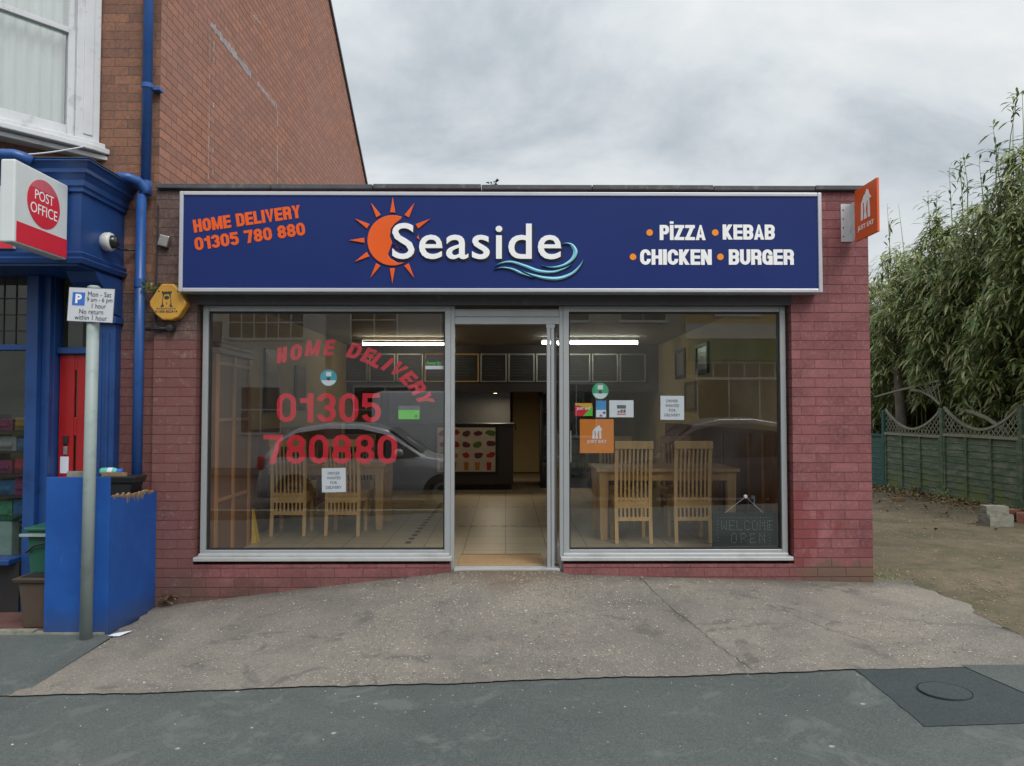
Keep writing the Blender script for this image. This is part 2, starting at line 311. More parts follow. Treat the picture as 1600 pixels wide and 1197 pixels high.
def fence_mat():
    m, t, b = _mat('peeling_green_fence'); g = G(t); p = g.pos()
    n = g.noise(p, 2.5, 7, .7, .5, stretch=(1, 1, 4)); n2 = g.noise(p, 9, 6, .75, stretch=(1, .4, 3))
    c = g.mix(g.ramp(n2, .35, .7), (.055, .105, .062), (.115, .165, .105)); c = g.mix(g.ramp(n, .47, .68, 0, .85), c, (.23, .245, .185))
    s = g.n('ShaderNodeSeparateXYZ'); g.l(p, s.inputs[0])
    c = g.mix(g.m('MULTIPLY', g.ramp(s.outputs[2], .25, -.15), g.ramp(g.noise(p, 3, 4), .45, .6)), c, (.13, .17, .045))
    g.l(c, b.inputs['Base Color']); b.inputs['Roughness'].default_value = .85; g.l(g.bump(n2, .4, .005), b.inputs['Normal']); return m
M['fence'] = fence_mat()
M['fence_teal'] = pm('teal_fence_paint', (.025, .10, .085), .7, .2, 6, dirt=(.10, .14, .11), ds=7)
def leaf_mat(name, c1, c2, sc_=5):
    m, t, b = _mat(name); g = G(t); p = g.pos()
    c = g.mix(g.ramp(g.noise(p, sc_, 3), .3, .7), c1, c2); g.l(c, b.inputs['Base Color']); b.inputs['Roughness'].default_value = .42
    tr = g.n('ShaderNodeBsdfTranslucent'); g.l(c, tr.inputs[0]); mx = g.n('ShaderNodeMixShader'); mx.inputs[0].default_value = .25
    g.l(b.outputs[0], mx.inputs[1]); g.l(tr.outputs[0], mx.inputs[2]); g.l(mx.outputs[0], t.nodes['Material Output'].inputs['Surface']); return m
LEAF = [leaf_mat('leaf_green', (.17, .235, .065), (.29, .36, .115)), leaf_mat('leaf_pale', (.36, .42, .20), (.50, .54, .29)),
        leaf_mat('leaf_deep', (.06, .12, .05), (.11, .18, .07)), leaf_mat('leaf_dry', (.28, .23, .10), (.36, .30, .16))]
M['ivy'] = leaf_mat('ivy_green', (.025, .07, .03), (.06, .13, .05))
M['dry_leaf'] = pm('dead_leaf', (.17, .115, .06), .9, .45, 20)

# ------------------------------------------------------------------ mesh building
class MB:
    def __init__(s): s.v = []; s.f = []; s.mi = []
    def add(s, vs, fs, mi=0):
        o = len(s.v); s.v += [tuple(v) for v in vs]; s.f += [tuple(i+o for i in f) for f in fs]; s.mi += [mi]*len(fs); return s
    def box(s, a, b, mi=0, mat=None):
        x0, x1 = sorted((a[0], b[0])); y0, y1 = sorted((a[1], b[1])); z0, z1 = sorted((a[2], b[2]))
        vs = [Vector(p) for p in ((x0,y0,z0),(x1,y0,z0),(x1,y1,z0),(x0,y1,z0),(x0,y0,z1),(x1,y0,z1),(x1,y1,z1),(x0,y1,z1))]
        if mat is not None: vs = [mat @ v for v in vs]
        return s.add(vs, [(0,3,2,1),(4,5,6,7),(0,1,5,4),(1,2,6,5),(2,3,7,6),(3,0,4,7)], mi)
    def bar(s, p, q, w, h, up=(0,0,1), mi=0):      # rectangular bar from p to q
        p = Vector(p); q = Vector(q); d = (q-p).normalized(); up = Vector(up); sx = d.cross(up)
        if sx.length < 1e-4: sx = d.cross(Vector((0,1,0)))
        sx.normalize(); sy = sx.cross(d).normalized(); vs = []
        for c in (p, q):
            for a, b in ((-1,-1),(1,-1),(1,1),(-1,1)): vs.append(c+sx*a*w/2+sy*b*h/2)
        return s.add(vs, [(3,2,1,0),(4,5,6,7),(0,1,5,4),(1,2,6,5),(2,3,7,6),(3,0,4,7)], mi)
    def tube(s, pts, r, n=10, caps=True, mi=0):
        pts = [Vector(p) for p in pts]; rs = r if isinstance(r, (list, tuple)) else [r]*len(pts); vs = []; fs = []
        pr = None
        for i, p in enumerate(pts):
            d = (pts[min(i+1, len(pts)-1)]-pts[max(i-1, 0)]).normalized()
            u = d.cross(Vector((0,0,1))) if pr is None else (pr - d*pr.dot(d))
            if u.length < 1e-3: u = d.cross(Vector((1,0,0)))
            u.normalize(); pr = u; v = d.cross(u)
            for k in range(n):
                a = 2*math.pi*k/n; vs.append(p+(u*math.cos(a)+v*math.sin(a))*rs[i])
        for i in range(len(pts)-1):
            for k in range(n): fs.append((i*n+k, i*n+(k+1)%n, (i+1)*n+(k+1)%n, (i+1)*n+k))
        if caps: fs.append(tuple(range(n-1,-1,-1))); fs.append(tuple((len(pts)-1)*n+k for k in range(n)))
        return s.add(vs, fs, mi)
    def prism(s, pts, vec, mi=0):                  # planar outline swept along vec
        pts = [Vector(p) for p in pts]; vec = Vector(vec); n = len(pts)
        return s.add(pts+[p+vec for p in pts], [tuple(range(n)), tuple(range(2*n-1, n-1, -1))]+[((i+1)%n, i, n+i, n+(i+1)%n) for i in range(n)], mi)
    def disc(s, c, r, t, axis='y', n=28, mi=0, ry=None):
        ry = ry or r; c = Vector(c); ps = []
        for k in range(n):
            a = 2*math.pi*k/n; u, v = r*math.cos(a), ry*math.sin(a)
            ps.append(c+(Vector((u,0,v)) if axis == 'y' else Vector((u,v,0)) if axis == 'z' else Vector((0,u,v))))
        return s.prism(ps, {'y': (0,t,0), 'z': (0,0,t), 'x': (t,0,0)}[axis], mi)
    def lathe(s, c, prof, n=24, axis='z', mi=0):
        c = Vector(c); vs = []; fs = []
        for r, h in prof:
            for k in range(n):
                a = 2*math.pi*k/n; u, v = r*math.cos(a), r*math.sin(a)
                vs.append(c+(Vector((u,v,h)) if axis == 'z' else Vector((u,h,v)) if axis == 'y' else Vector((h,u,v))))
        for i in range(len(prof)-1):
            for k in range(n): fs.append((i*n+k, i*n+(k+1)%n, (i+1)*n+(k+1)%n, (i+1)*n+k))
        return s.add(vs, fs, mi)
WL = {}
def obj(name, mb, mat, parent=None, local=False, bevel=0, smooth=False, norm=True):
    me = bpy.data.meshes.new(name); off = Vector((0,0,0)) if (local or parent is None) else WL[parent]
    me.from_pydata([tuple(Vector(v)-off) for v in mb.v], [], mb.f)
    for m in (mat if isinstance(mat, (list, tuple)) else [mat]): me.materials.append(M[m] if isinstance(m, str) else m)
    me.polygons.foreach_set('material_index', mb.mi)
    me.update()
    if norm:
        bm = bmesh.new(); bm.from_mesh(me); bmesh.ops.recalc_face_normals(bm, faces=bm.faces); bm.to_mesh(me); bm.free()
    if smooth: me.polygons.foreach_set('use_smooth', [True]*len(me.polygons)); me.update()
    o = bpy.data.objects.new(name, me); C.objects.link(o); WL[o] = off
    if parent is not None: o.parent = parent
    if bevel:
        b = o.modifiers.new('bevel', 'BEVEL'); b.width = bevel; b.segments = 2; b.limit_method = 'ANGLE'
    return o
def tag(o, label=None, cat=None, group=None, kind=None):
    for k, v in (('label', label), ('category', cat), ('group', group), ('kind', kind)):
        if v: o[k] = v
    return o
def thing(name, label, cat, loc=(0,0,0), group=None, rz=0):
    o = bpy.data.objects.new(name, None); C.objects.link(o); o.location = loc; o.rotation_euler = (0,0,rz); o.empty_display_size = .1
    WL[o] = Vector(loc); return tag(o, label, cat, group)
def dup(root, loc, rz=0, label=None):
    def cp(o, par):
        c = o.copy(); C.objects.link(c)
        if par is not None: c.parent = par
        for ch in o.children: cp(ch, c)
        return c
    r = cp(root, None); r.location = loc; r.rotation_euler = (0,0,rz)
    if label: r['label'] = label
    return r
def structure(name, mb, mat, parent=None, **k):
    o = obj(name, mb, mat, parent, **k)
    if parent is None: o['kind'] = 'structure'
    return o

_fontcache = {}
def text_mb(s, w, h, bold=0.0, shear=0.0, depth=.0015, spacing=1.0, lines_h=None):
    """glyph outlines of s as a solid fitted to width w (None = keep proportion) and height h, centred, in the XZ plane, facing -Y"""
    cu = bpy.data.curves.new('t', 'FONT'); cu.body = s; cu.size = 1; cu.offset = bold; cu.extrude = 0; cu.shear = shear; cu.space_character = spacing; cu.resolution_u = 4
    cu.fill_mode = 'BOTH'
    to = bpy.data.objects.new('t', cu); C.objects.link(to); dg = bpy.context.evaluated_depsgraph_get(); dg.update()
    me = bpy.data.meshes.new_from_object(to.evaluated_get(dg)); bpy.data.objects.remove(to)
    bm = bmesh.new(); bm.from_mesh(me); bpy.data.meshes.remove(me)
    bmesh.ops.remove_doubles(bm, verts=bm.verts, dist=1e-5)
    xs = [v.co.x for v in bm.verts]; ys = [v.co.y for v in bm.verts]; x0, x1, y0, y1 = min(xs), max(xs), min(ys), max(ys)
    sy = h/(y1-y0); sx = (w/(x1-x0)) if w else sy
    P = [Vector(((v.co.x-(x0+x1)/2)*sx, 0, (v.co.y-(y0+y1)/2)*sy)) for v in bm.verts]; bm.verts.index_update()
    F = [tuple(v.index for v in f.verts) for f in bm.faces]
    E = [(e.verts[0].index, e.verts[1].index) for e in bm.edges if len(e.link_faces) == 1]; bm.free()
    n = len(P); mb = MB(); mb.add([p for p in P]+[p+Vector((0, depth, 0)) for p in P], F+[tuple(i+n for i in f) for f in F]+[(a, b, b+n, a+n) for a, b in E]); return mb
def xf(mb, mat):
    mb.v = [tuple(mat @ Vector(v)) for v in mb.v]; return mb
def text(name, s, c, w, h, mat, parent, bold=0, rot=0, face=None, depth=.0015, shear=0, spacing=1.0, **k):
    """text centred at c; rot = in-plane turn (rad, ccw); face = 3x3 matrix for other facings"""
    mb = text_mb(s, w, h, bold, shear, depth, spacing)
    m = Matrix.Translation(Vector(c)) @ ((face.to_4x4()) if face else Matrix.Identity(4)) @ Matrix.Rotation(-rot, 4, 'Y')
    return obj(name, xf(mb, m), mat, parent, **k)
def merge(*mbs):
    r = MB()
    for m in mbs:
        o = len(r.v); r.v += m.v; r.f += [tuple(i+o for i in f) for f in m.f]; r.mi += m.mi
    return r
def placed(mb, c, rot=0, face=None):
    return xf(mb, Matrix.Translation(Vector(c)) @ ((face.to_4x4()) if face else Matrix.Identity(4)) @ Matrix.Rotation(-rot, 4, 'Y'))

# heavy condensed grotesque drawn from strokes (signwriter's lettering)
def glyph(ch, W, t, H=1.0):
    l, r, b, tp, m = t/2, W-t/2, t*.42, H-t*.42, H*.5; tv = t*.84; rx = (r-l)/2; ry = min(.26, rx*1.15); cx = W/2; S = []
    def arc(cx_, cy_, ax, ay, a0, a1, n=7): return [(cx_+ax*math.cos(R(a0+(a1-a0)*k/n)), cy_+ay*math.sin(R(a0+(a1-a0)*k/n))) for k in range(n+1)]
    def st(p, closed=False): S.append((p, closed))
    e_ = .12
    if ch == 'I': st([(cx, -e_), (cx, H+e_)])
    elif ch == '1': st([(r, -e_), (r, H+e_)]); st([(W*.04, H*.745), (r, H*.745)]); 
    elif ch == 'H': st([(l, -e_), (l, H+e_)]); st([(r, -e_), (r, H+e_)]); st([(l, m), (r, m)])
    elif ch in 'O0': st(arc(cx, tp-ry, rx, ry, 0, 180)+arc(cx, b+ry, rx, ry, 180, 360), True)
    elif ch == 'C': st([(r, m+.12)]+arc(cx, tp-ry, rx, ry, 0, 180)+arc(cx, b+ry, rx, ry, 180, 360)+[(r, m-.12)])
    elif ch == 'G': st([(r, m+.14)]+arc(cx, tp-ry, rx, ry, 0, 180)+arc(cx, b+ry, rx, ry, 180, 360)+[(r, m)]); st([(cx, m), (W, m)]); st([(r, m), (r, -e_)])
    elif ch == 'U': st([(l, H+e_)]+arc(cx, b+ry, rx, ry, 180, 360)+[(r, H+e_)])
    elif ch == 'M': st([(l, -e_), (l, H+e_)]); st([(r, -e_), (r, H+e_)]); st([(l, H+.05), (cx, .1), (r, H+.05)])
    elif ch == 'N': st([(l, -e_), (l, H+e_)]); st([(r, -e_), (r, H+e_)]); st([(l*.8, H+.05), (r+l*.2, -.05)])
    elif ch == 'E': st([(l, -e_), (l, H+e_)]); [st([(l, y), (W, y)]) for y in (tp, m, b)]
    elif ch == 'L': st([(l, -e_), (l, H+e_)]); st([(l, b), (W, b)])
    elif ch == 'D': st([(l, -e_), (l, H+e_)]); st([(l, tp)]+arc(r-rx*.9, tp-ry, rx*.9, ry, 90, 0)+arc(r-rx*.9, b+ry, rx*.9, ry, 0, -90)+[(l, b)])
    elif ch in 'PRB':
        st([(l, -e_), (l, H+e_)]); ms = m-.02 if ch != 'B' else m; q = (tp-ms)/2; st([(l, tp)]+arc(r-rx*.7, tp-q, rx*.7, q, 90, -90, 10)+[(l, ms)])
        if ch == 'R': st([(cx, ms), (r-.01, ms-.10), (r, -e_)])
        if ch == 'B': q = (m-b)/2; st([(l, m)]+arc(r-rx*.7, b+q, rx*.7, q, 90, -90, 10)+[(l, b)])
    elif ch == 'V': st([(l-.03, H+.1), (cx, .02), (r+.03, H+.1)])
    elif ch == 'A': st([(l-.03, -.1), (cx, H-.02), (r+.03, -.1)]); st([(l, .27), (r, .27)])
    elif ch == 'Y': st([(l-.04, H+.1), (cx, .44), (r+.04, H+.1)]); st([(cx, .5), (cx, -e_)])
    elif ch == 'K': st([(l, -e_), (l, H+e_)]); st([(l, .34), (r+.03, H+.1)]); st([(l+.10, .52), (r+.04, -.1)])
    elif ch == 'Z': st([(0.02, tp), (W, tp)]); st([(0, b), (W, b)]); st([(l*.9, .02), (r, H-.02)])
    elif ch == '7': st([(0, tp), (W, tp)]); st([(r, tp-.02), (r-rx*.55, m*.9), (cx-rx*.25, -e_)])
    elif ch == '5': st([(W*.94, tp), (l*1.15, tp), (l*1.05, m+.02)]); q = (.60-b)/2; st([(l, m+.03), (l+rx*.45, .60)]+arc(r-rx*.9, b+q, rx*.9, q, 80, -90, 10)+arc(l+rx*.9, b+ry*.8, rx*.9, ry*.8, 270, 190, 5))
    elif ch == '3':
        q = (tp-m)/2; st(arc(cx, tp-ry*.8, rx, ry*.8, 175, 90, 5)+arc(r-rx*.9, tp-q, rx*.86, q, 90, -90, 9)+[(cx-.05, m)]); q = (m-b)/2; st([(cx-.05, m)]+arc(r-rx*.9, b+q, rx*.9, q, 90, -90, 9)+arc(cx, b+ry*.8, rx, ry*.8, 270, 185, 5))
    elif ch == '8': q = (tp-m)/2; st(arc(cx, tp-q, rx*.92, q, 0, 360, 20)[:-1], True); q = (m-b)/2; st(arc(cx, b+q, rx, q, 0, 360, 20)[:-1], True)
    bm = bmesh.new()
    for si, (p, closed) in enumerate(S):
        n = len(p); Lf, Rt = [], []; yy = si*.00004
        for i in range(n):
            if closed: a_, c_ = p[i-1], p[(i+1) % n]
            else: a_, c_ = p[max(i-1, 0)], p[min(i+1, n-1)]
            b_ = p[i]; d1 = Vector((b_[0]-a_[0], b_[1]-a_[1])); d2 = Vector((c_[0]-b_[0], c_[1]-b_[1]))
            if d1.length < 1e-6: d1 = d2
            if d2.length < 1e-6: d2 = d1
            d1.normalize(); d2.normalize(); n1_ = Vector((-d1.y, d1.x)); n2_ = Vector((-d2.y, d2.x)); nn_ = (n1_+n2_); nn_ = nn_.normalized() if nn_.length > .2 else n1_; k = min(2.2, 1/max(.3, nn_.dot(n1_)))
            hx = t/2; hv = tv/2; h = math.hypot(hx*nn_.x, hv*nn_.y)*k; Lf.append((b_[0]+nn_.x*h, yy, b_[1]+nn_.y*h)); Rt.append((b_[0]-nn_.x*h, yy, b_[1]-nn_.y*h))
        vl = [bm.verts.new(v) for v in Lf]; vr = [bm.verts.new(v) for v in Rt]
        for i in range(n if closed else n-1): j = (i+1) % n; bm.faces.new((vl[i], vl[j], vr[j], vr[i]))
    for co, no in (((0, 0, 0), (0, 0, -1)), ((0, 0, H), (0, 0, 1)), ((-.005, 0, 0), (-1, 0, 0)), ((W+.005, 0, 0), (1, 0, 0))):
        bmesh.ops.bisect_plane(bm, geom=bm.verts[:]+bm.edges[:]+bm.faces[:], plane_co=co, plane_no=no, clear_outer=True)
    bm.verts.index_update(); o = ([v.co.copy() for v in bm.verts], [tuple(v.index for v in f.verts) for f in bm.faces]); bm.free(); return o
GW = {'I': 0, '1': .72, 'M': 1.28, ' ': .48, 'L': .88, 'E': .9, 'P': .95}
def heavy_mb(s, w, h, t=.19, gap=.07, shear=0, depth=.001):
    asp = w/h; fixed = gap*(len(s)-1)+sum(t for c in s if c in 'I\u0130'); wt = sum(GW.get(c, 1) for c in s if c not in 'I\u0130'); W0 = (asp-fixed)/wt if wt else .5
    x = 0; mb = MB()
    for c in s:
        W_ = t if c in 'I\u0130' else GW.get(c, 1)*W0
        if c != ' ':
            vs, fs_ = glyph('I' if c == '\u0130' else c, W_, t)
            mb.add([((v.x+x+shear*(v.z-.5)-asp/2)*h, v.y*h, (v.z-.5)*h) for v in vs], fs_)
            if c == '\u0130': mb.add([((x+a_-asp/2)*h, 0, (.5+b_)*h) for a_, b_ in ((0, .08), (t, .08), (t, .24), (0, .24))], [(0, 1, 2, 3)])
        x += W_+gap
    return mb
def heavy(name, s, c, w, h, mat, parent, rot=0, **k):
    return obj(name, placed(heavy_mb(s, w, h, **k), c, rot), mat, parent, norm=False)
# ================================================================== GROUND
def lerp(a, b, t): return a+(b-a)*t
def pw(x, pts):
    if x <= pts[0][0]: return pts[0][1]
    for (a, fa), (b, fb) in zip(pts, pts[1:]):
        if x <= b: return lerp(fa, fb, (x-a)/(b-a))
    return pts[-1][1]
YF = -2.1
def zfront(x): return -.262+.028*max(-6, min(x, 6))
WB = [(-3.1, -.325), (-2.78, -.278), (-1.65, -.145), (-.9, -.06), (-.5, -.018), (-.38, -.006), (.46, -.006), (.56, -.035), (1.2, -.056), (3.24, -.112), (3.7, -.125)]
def zfore(x, y):
    t = max(0, min(1, (-.05-y)/(-.05-YF))); s = t*t*(3-2*t)*.5+t*.5
    return lerp(pw(x, WB), zfront(x), s)
def grid(x0, x1, y0, y1, nx, ny, fz):
    mb = MB(); vs = []; fs = []
    for j in range(ny+1):
        for i in range(nx+1):
            x = lerp(x0, x1, i/nx); y = lerp(y0, y1, j/ny); vs.append((x, y, fz(x, y)))
    for j in range(ny):
        for i in range(nx): a = j*(nx+1)+i; fs.append((a, a+1, a+nx+2, a+nx+1))
    return mb.add(vs, fs)
def wav(x, s=1.0): return .012*math.sin(3.1*x*s)+.008*math.sin(7.7*x*s+1)
# base earth sheet reaching the horizon
structure('ground', grid(-160, 160, -160, 200, 8, 8, lambda x, y: -.75), 'drive')
fc = grid(-3.05, 3.62, YF, .06, 160, 50, lambda x, y: zfore(x, y)+.003*math.sin(5*x+2*y)*math.sin(3*y))
# ragged side and front edges
fcv = []
for x, y, z in fc.v:
    if abs(x+3.05) < 1e-6: x += wav(y, 3)*1.5
    if abs(x-3.62) < 1e-6: x += wav(y, 2)*3 - (.10 if y < -1 else 0)
    if abs(y-YF) < 1e-6: y += wav(x, 1.2)*.8+random.uniform(-.007, .007)
    if abs(x+3.05) < .04 or abs(x-3.62) < .2: x += random.uniform(-.01, .01)
    fcv.append((x, y, z))
fc.v = fcv
forecourt = structure('forecourt', fc, 'concrete', smooth=True)
def crack(pts, wd, name='crack'):
    mb = MB(); P = []
    for (ax, ay), (bx, by) in zip(pts, pts[1:]):
        for k in range(8):
            t = k/8; P.append((lerp(ax, bx, t)+random.uniform(-.012, .012), lerp(ay, by, t)))
    P.append(pts[-1]); vs = []; fs = []
    for i, (x, y) in enumerate(P):
        ww = wd*random.uniform(.4, 1.2)*(.3 if i in (0, len(P)-1) else 1); vs += [(x-ww/2, y, zfore(x, y)+.006), (x+ww/2, y, zfore(x, y)+.006)]
    for i in range(len(P)-1): fs.append((2*i, 2*i+1, 2*i+3, 2*i+2))
    obj(name, mb.add(vs, fs), 'dark', forecourt, local=True)
crack([(1.17, -.12), (1.21, -.5), (1.28, -.95), (1.40, -1.4), (1.47, -1.75), (1.55, -2.08)], .0045)
crack([(2.55, -1.75), (2.3, -1.35), (2.15, -1.05)], .0035)
# pavement (tarmac) before the forecourt and in front of the post office
def zpav(x, y): return zfront(x)-.007+(y-YF)*.012
structure('pavement', grid(-14, 14, -6.2, YF+.1, 56, 17, lambda x, y: zpav(x, min(y, YF))-(.004 if y > YF+.05 else 0)), 'tarmac', smooth=True)
def zleft(x, y): t = (y-YF)/(1.2); return lerp(zpav(x, YF), -.315, max(0, min(1, t)))
structure('side_pavement', grid(-14, -2.99, YF+.02, -.93, 31, 8, lambda x, y: zleft(x, y)+.004), 'tarmac', smooth=True)
structure('post_office_threshold', MB().box((-9, -.93, -.6), (-3.62, -.86, -.285)).box((-3.62, -.93, -.6), (-3.08, -.86, -.300)), 'concrete_block')
structure('tiled_lobby_floor', MB().box((-9, -.86, -.6), (-3.13, .7, -.295)), 'tile_red')
# driveway right of the shop
def zdrive(x, y):
    if y < 0: return min(zfore(3.55, y)-.014, -.13)
    return -.13-.02*min(y, 12)
dr = grid(3.22, 9.4, YF, 24, 40, 90, lambda x, y: zdrive(x, y)+(.012*math.sin(1.7*x+y)*math.sin(2.3*y) if x > 3.7 else -.006))
structure('driveway', dr, 'drive', smooth=True)
structure('kerb', MB().box((-14, -6.36, -.7), (14, -6.2, -.30)), 'concrete_block', bevel=.012)
structure('road', grid(-60, 60, -14.2, -6.36, 10, 3, lambda x, y: -.46), 'road')
structure('far_pavement', MB().box((-60, -16.6, -.8), (60, -14.2, -.36)), 'tarmac')
# darker reinstated tarmac with an inspection cover
def on_pav(px, py, dz=.004):
    z = -.25
    for _ in range(6):
        r = ray(px, py); t = (z-CAMP.z)/r.z; p = CAMP+r*t; z = zpav(p.x, p.y)+dz
    return Vector((p.x, p.y, z))
pts = [on_pav(*p) for p in ((1332, 1041), (1445, 1135), (1560, 1131), (1700, 1126), (1700, 1037.5), (1500, 1038.8))]
pp = MB(); ncut = []
for a, b in zip(pts, pts[1:]+pts[:1]):
    for k in range(10):
        q = a.lerp(b, k/10); ncut.append(Vector((q.x+random.uniform(-.006, .006), q.y+random.uniform(-.004, .004), zpav(q.x, q.y)+.004)))
pp.add(ncut, [tuple(range(len(ncut)))])
structure('tarmac_patch', pp, 'tarmac_patch')
pts2 = [on_pav(*p, .008) for p in ((1500, 1038.8), (1600, 1082), (1720, 1080), (1720, 1038))]
structure('pale_tarmac_strip', MB().add(pts2, [(0, 1, 2, 3)]), 'tarmac')
mc = on_pav(1476, 1079, .008)
man = thing('manhole_cover', 'round grey manhole cover set in the dark tarmac patch', 'manhole cover', mc)
obj('lid', MB().lathe(mc, [(.001, .002), (.135, .002), (.138, -.004)], 36), 'tarmac_patch', man)
obj('rim', MB().lathe(mc, [(.138, -.003), (.139, .0020), (.1425, .0020), (.144, -.004)], 36), 'dark', man)

def pebbles(name, label, n, fn, mats, r0, r1, cat='gravel'):
    mb = MB()
    for k in range(n):
        x, y, z = fn(); r_ = random.uniform(r0, r1)*(1 if random.random() < .9 else 1.6); a_ = random.uniform(0, 6.3); m_ = random.randrange(len(mats)); vs = []
        for j in range(5): q = a_+j*1.2566; vs.append((x+r_*math.cos(q)*random.uniform(.7, 1.2), y+r_*math.sin(q)*random.uniform(.6, 1), z-.001))
        vs.append((x, y, z+r_*random.uniform(.25, .7))); mb.add(vs, [(j, (j+1) % 5, 5) for j in range(5)], m_)
    return tag(obj(name, mb, mats, norm=False), label, cat, kind='stuff')
PBL = [pm('pebble_cream', (.42, .37, .28), .8), pm('pebble_white', (.46, .44, .38), .7), pm('pebble_brown', (.24, .17, .11), .8), pm('pebble_grey', (.14, .13, .13), .8)]
def on_fore():
    while True:
        x = random.uniform(-3, 3.5); y = random.uniform(-2.05, -.12)
        d = math.exp(-((x-.1)/1.2)**2)*(.35+.65*math.exp(-((y+.35)/.6)**2))+.10+.3*(x > 2.5)*(y < -1)
        if random.random() < d: return x, y, zfore(x, y)+.0015
pebbles('grit', 'cream and brown pebbles embedded in the forecourt concrete, thickest before the door', 5200, on_fore, PBL, .003, .0075, 'grit')
def on_drive(): x = random.uniform(3.35, 8.3); y = random.uniform(-1.8, 11)**1.0; return x, y, zdrive(x, y)+.004
pebbles('gravel', 'loose small stones scattered over the earthy driveway', 6500, on_drive, [PBL[2], PBL[3], pm('pebble_tan', (.30, .24, .16), .85), PBL[2]], .005, .014)
def on_side(): x = random.uniform(-4.5, 9); y = YF-abs(random.gauss(0, .5)); return x, y, zpav(x, y)+.001
pebbles('road_grit', 'sparse pale grit on the tarmac near the concrete edge', 420, on_side, PBL[:2]+PBL[3:], .002, .006, 'grit')
# ================================================================== TAKEAWAY SHOP
FY = -.10                                   # face of the brick piers
XL, XR = -3.11, XX(1360, FY, 600)
wl0, wl1 = XX(317, 0, 680), XX(704, 0, 680)
wr0, wr1 = XX(880, 0, 680), XX(1227, 0, 680)
ZT, ZB = ZZ(479, 0), ZZ(866, 0)             # head and foot of the glazing
ZP = ZZ(298, FY)                            # top of the brick parapet
shop = thing('takeaway_shop', 'single storey flat roofed shop of painted red brick with glazed front', 'shop', (0, 0, 0))
fw = MB()
fw.box((XL, FY, -.7), (wl0-.03, .16, ZT))                       # left pier
fw.box((wl0-.03, FY, -.7), (wl1+.01, .16, ZB-.07))              # left riser
fw.box((wr0-.01, FY, -.7), (wr1+.03, .16, ZB-.07))              # right riser
fw.box((wr1+.03, FY, -.7), (XR, .16, ZT))                       # right pier
fw.box((XL, FY, ZT+.12), (XR, .16, ZP))                          # brick over the opening
obj('front_wall', fw, 'paint_brick', shop)
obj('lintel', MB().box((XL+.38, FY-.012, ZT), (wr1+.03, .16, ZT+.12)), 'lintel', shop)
obj('lintel_end', MB().box((XL, FY, ZT), (XL+.38, .16, ZT+.12)), 'paint_brick', shop); obj('lintel_end', MB().box((wr1+.03, FY, ZT), (XR, .16, ZT+.12)), 'paint_brick', shop)
obj('side_wall', MB().box((XR-.25, .16, -.7), (XR-.001, 11.2, ZP-.02)), 'side_brick', shop)
cop = MB(); x = XL+.01
while x < XR+.02:
    x2 = min(x+random.uniform(.8, 1.1), XR+.03); dz = random.uniform(-.004, .006)
    cop.box((x, FY-.045, ZP+.001+dz), (x2-.006, .2, ZP+.042+dz)); x = x2
obj('coping', cop, 'coping', shop, bevel=.006)
obj('roof', MB().box((XL, .2, 2.95), (XR, 11.2, 3.1)), 'slate', shop)
ILX, IRX, IB = -2.82, 2.72, 10.6             # interior faces
CZ = 2.56
obj('ceiling', MB().box((ILX-.2, .12, CZ), (IRX+.2, IB+.1, CZ+.1)), 'ceiling', shop)
obj('floor', MB().box((ILX-.2, -.02, -.35), (IRX+.2, IB+.1, 0.0)), 'tiles', shop)
obj('inner_left_wall', MB().box((ILX-.1, .16, 0), (ILX, IB, CZ)), 'beige', shop)
obj('inner_right_wall', MB().box((IRX, .16, 0), (IRX+.1, IB, CZ)), 'beige', shop)
obj('back_wall', MB().box((ILX, IB, 0), (IRX, IB+.1, CZ)), 'ceiling', shop)
# dado planking along both inner walls
dd = MB(); y = 1.55
while y < 6.2: dd.box((ILX, y, 0), (ILX+.025, y+.115, 1.18)); y += .12
obj('dado', dd, 'brown_wood', shop)
dd = MB(); y = .2
while y < 6.0: dd.box((IRX-.025, y, 0), (IRX, y+.115, 1.15)); y += .12
dd.box((IRX-.04, .2, 1.15), (IRX, 6.0, 1.19))
obj('dado', dd, 'brown_wood', shop)
dd = MB()
for y in (.62, 1.1, 1.58, 2.6): dd.box((IRX-.045, y, 0), (IRX-.026, y+.035, 1.15))
obj('dado_batten', dd, 'trim_wood', shop)

# frames
def frame(name, x0, x1, z0, z1, w=.05, y0=-.035, y1=.045, parent=shop, wt=.05, wb=.05, mat='alu'):
    mb = MB().box((x0, y0, z0), (x0+w, y1, z1)).box((x1-w, y0, z0), (x1, y1, z1)).box((x0+w, y0+.002, z1-wt), (x1-w, y1, z1)).box((x0+w, y0+.002, z0), (x1-w, y1, z0+wb))
    return obj(name, mb, mat, parent, bevel=.004)
for nm, a, b in (('window', wl0, wl1), ('window', wr0, wr1)):
    f = frame(nm, a, b, ZB-.005, ZT)
    # inner glazing bead, pane
    be = MB().box((a+.05, -.012, ZB+.045), (a+.062, .03, ZT-.05)).box((b-.062, -.012, ZB+.045), (b-.05, .03, ZT-.05)).box((a+.062, -.012, ZT-.064), (b-.062, .03, ZT-.05)).box((a+.062, -.012, ZB+.045), (b-.062, .03, ZB+.057))
    obj('glazing_bead', be, 'dark', f, local=True)
    obj('pane', MB().add([(a+.055, .012, ZB+.04), (b-.055, .012, ZB+.04), (b-.055, .012, ZT-.045), (a+.055, .012, ZT-.045)], [(0, 1, 2, 3)]), 'glass', f, local=True)
    obj('sill', MB().box((a-.03, -.115, ZB-.040), (b+.02, .1, ZB-.006)).box((a-.005, -.06, ZB-.006), (b-.005, .0, ZB+.018)), 'sill', f, local=True, bevel=.005)
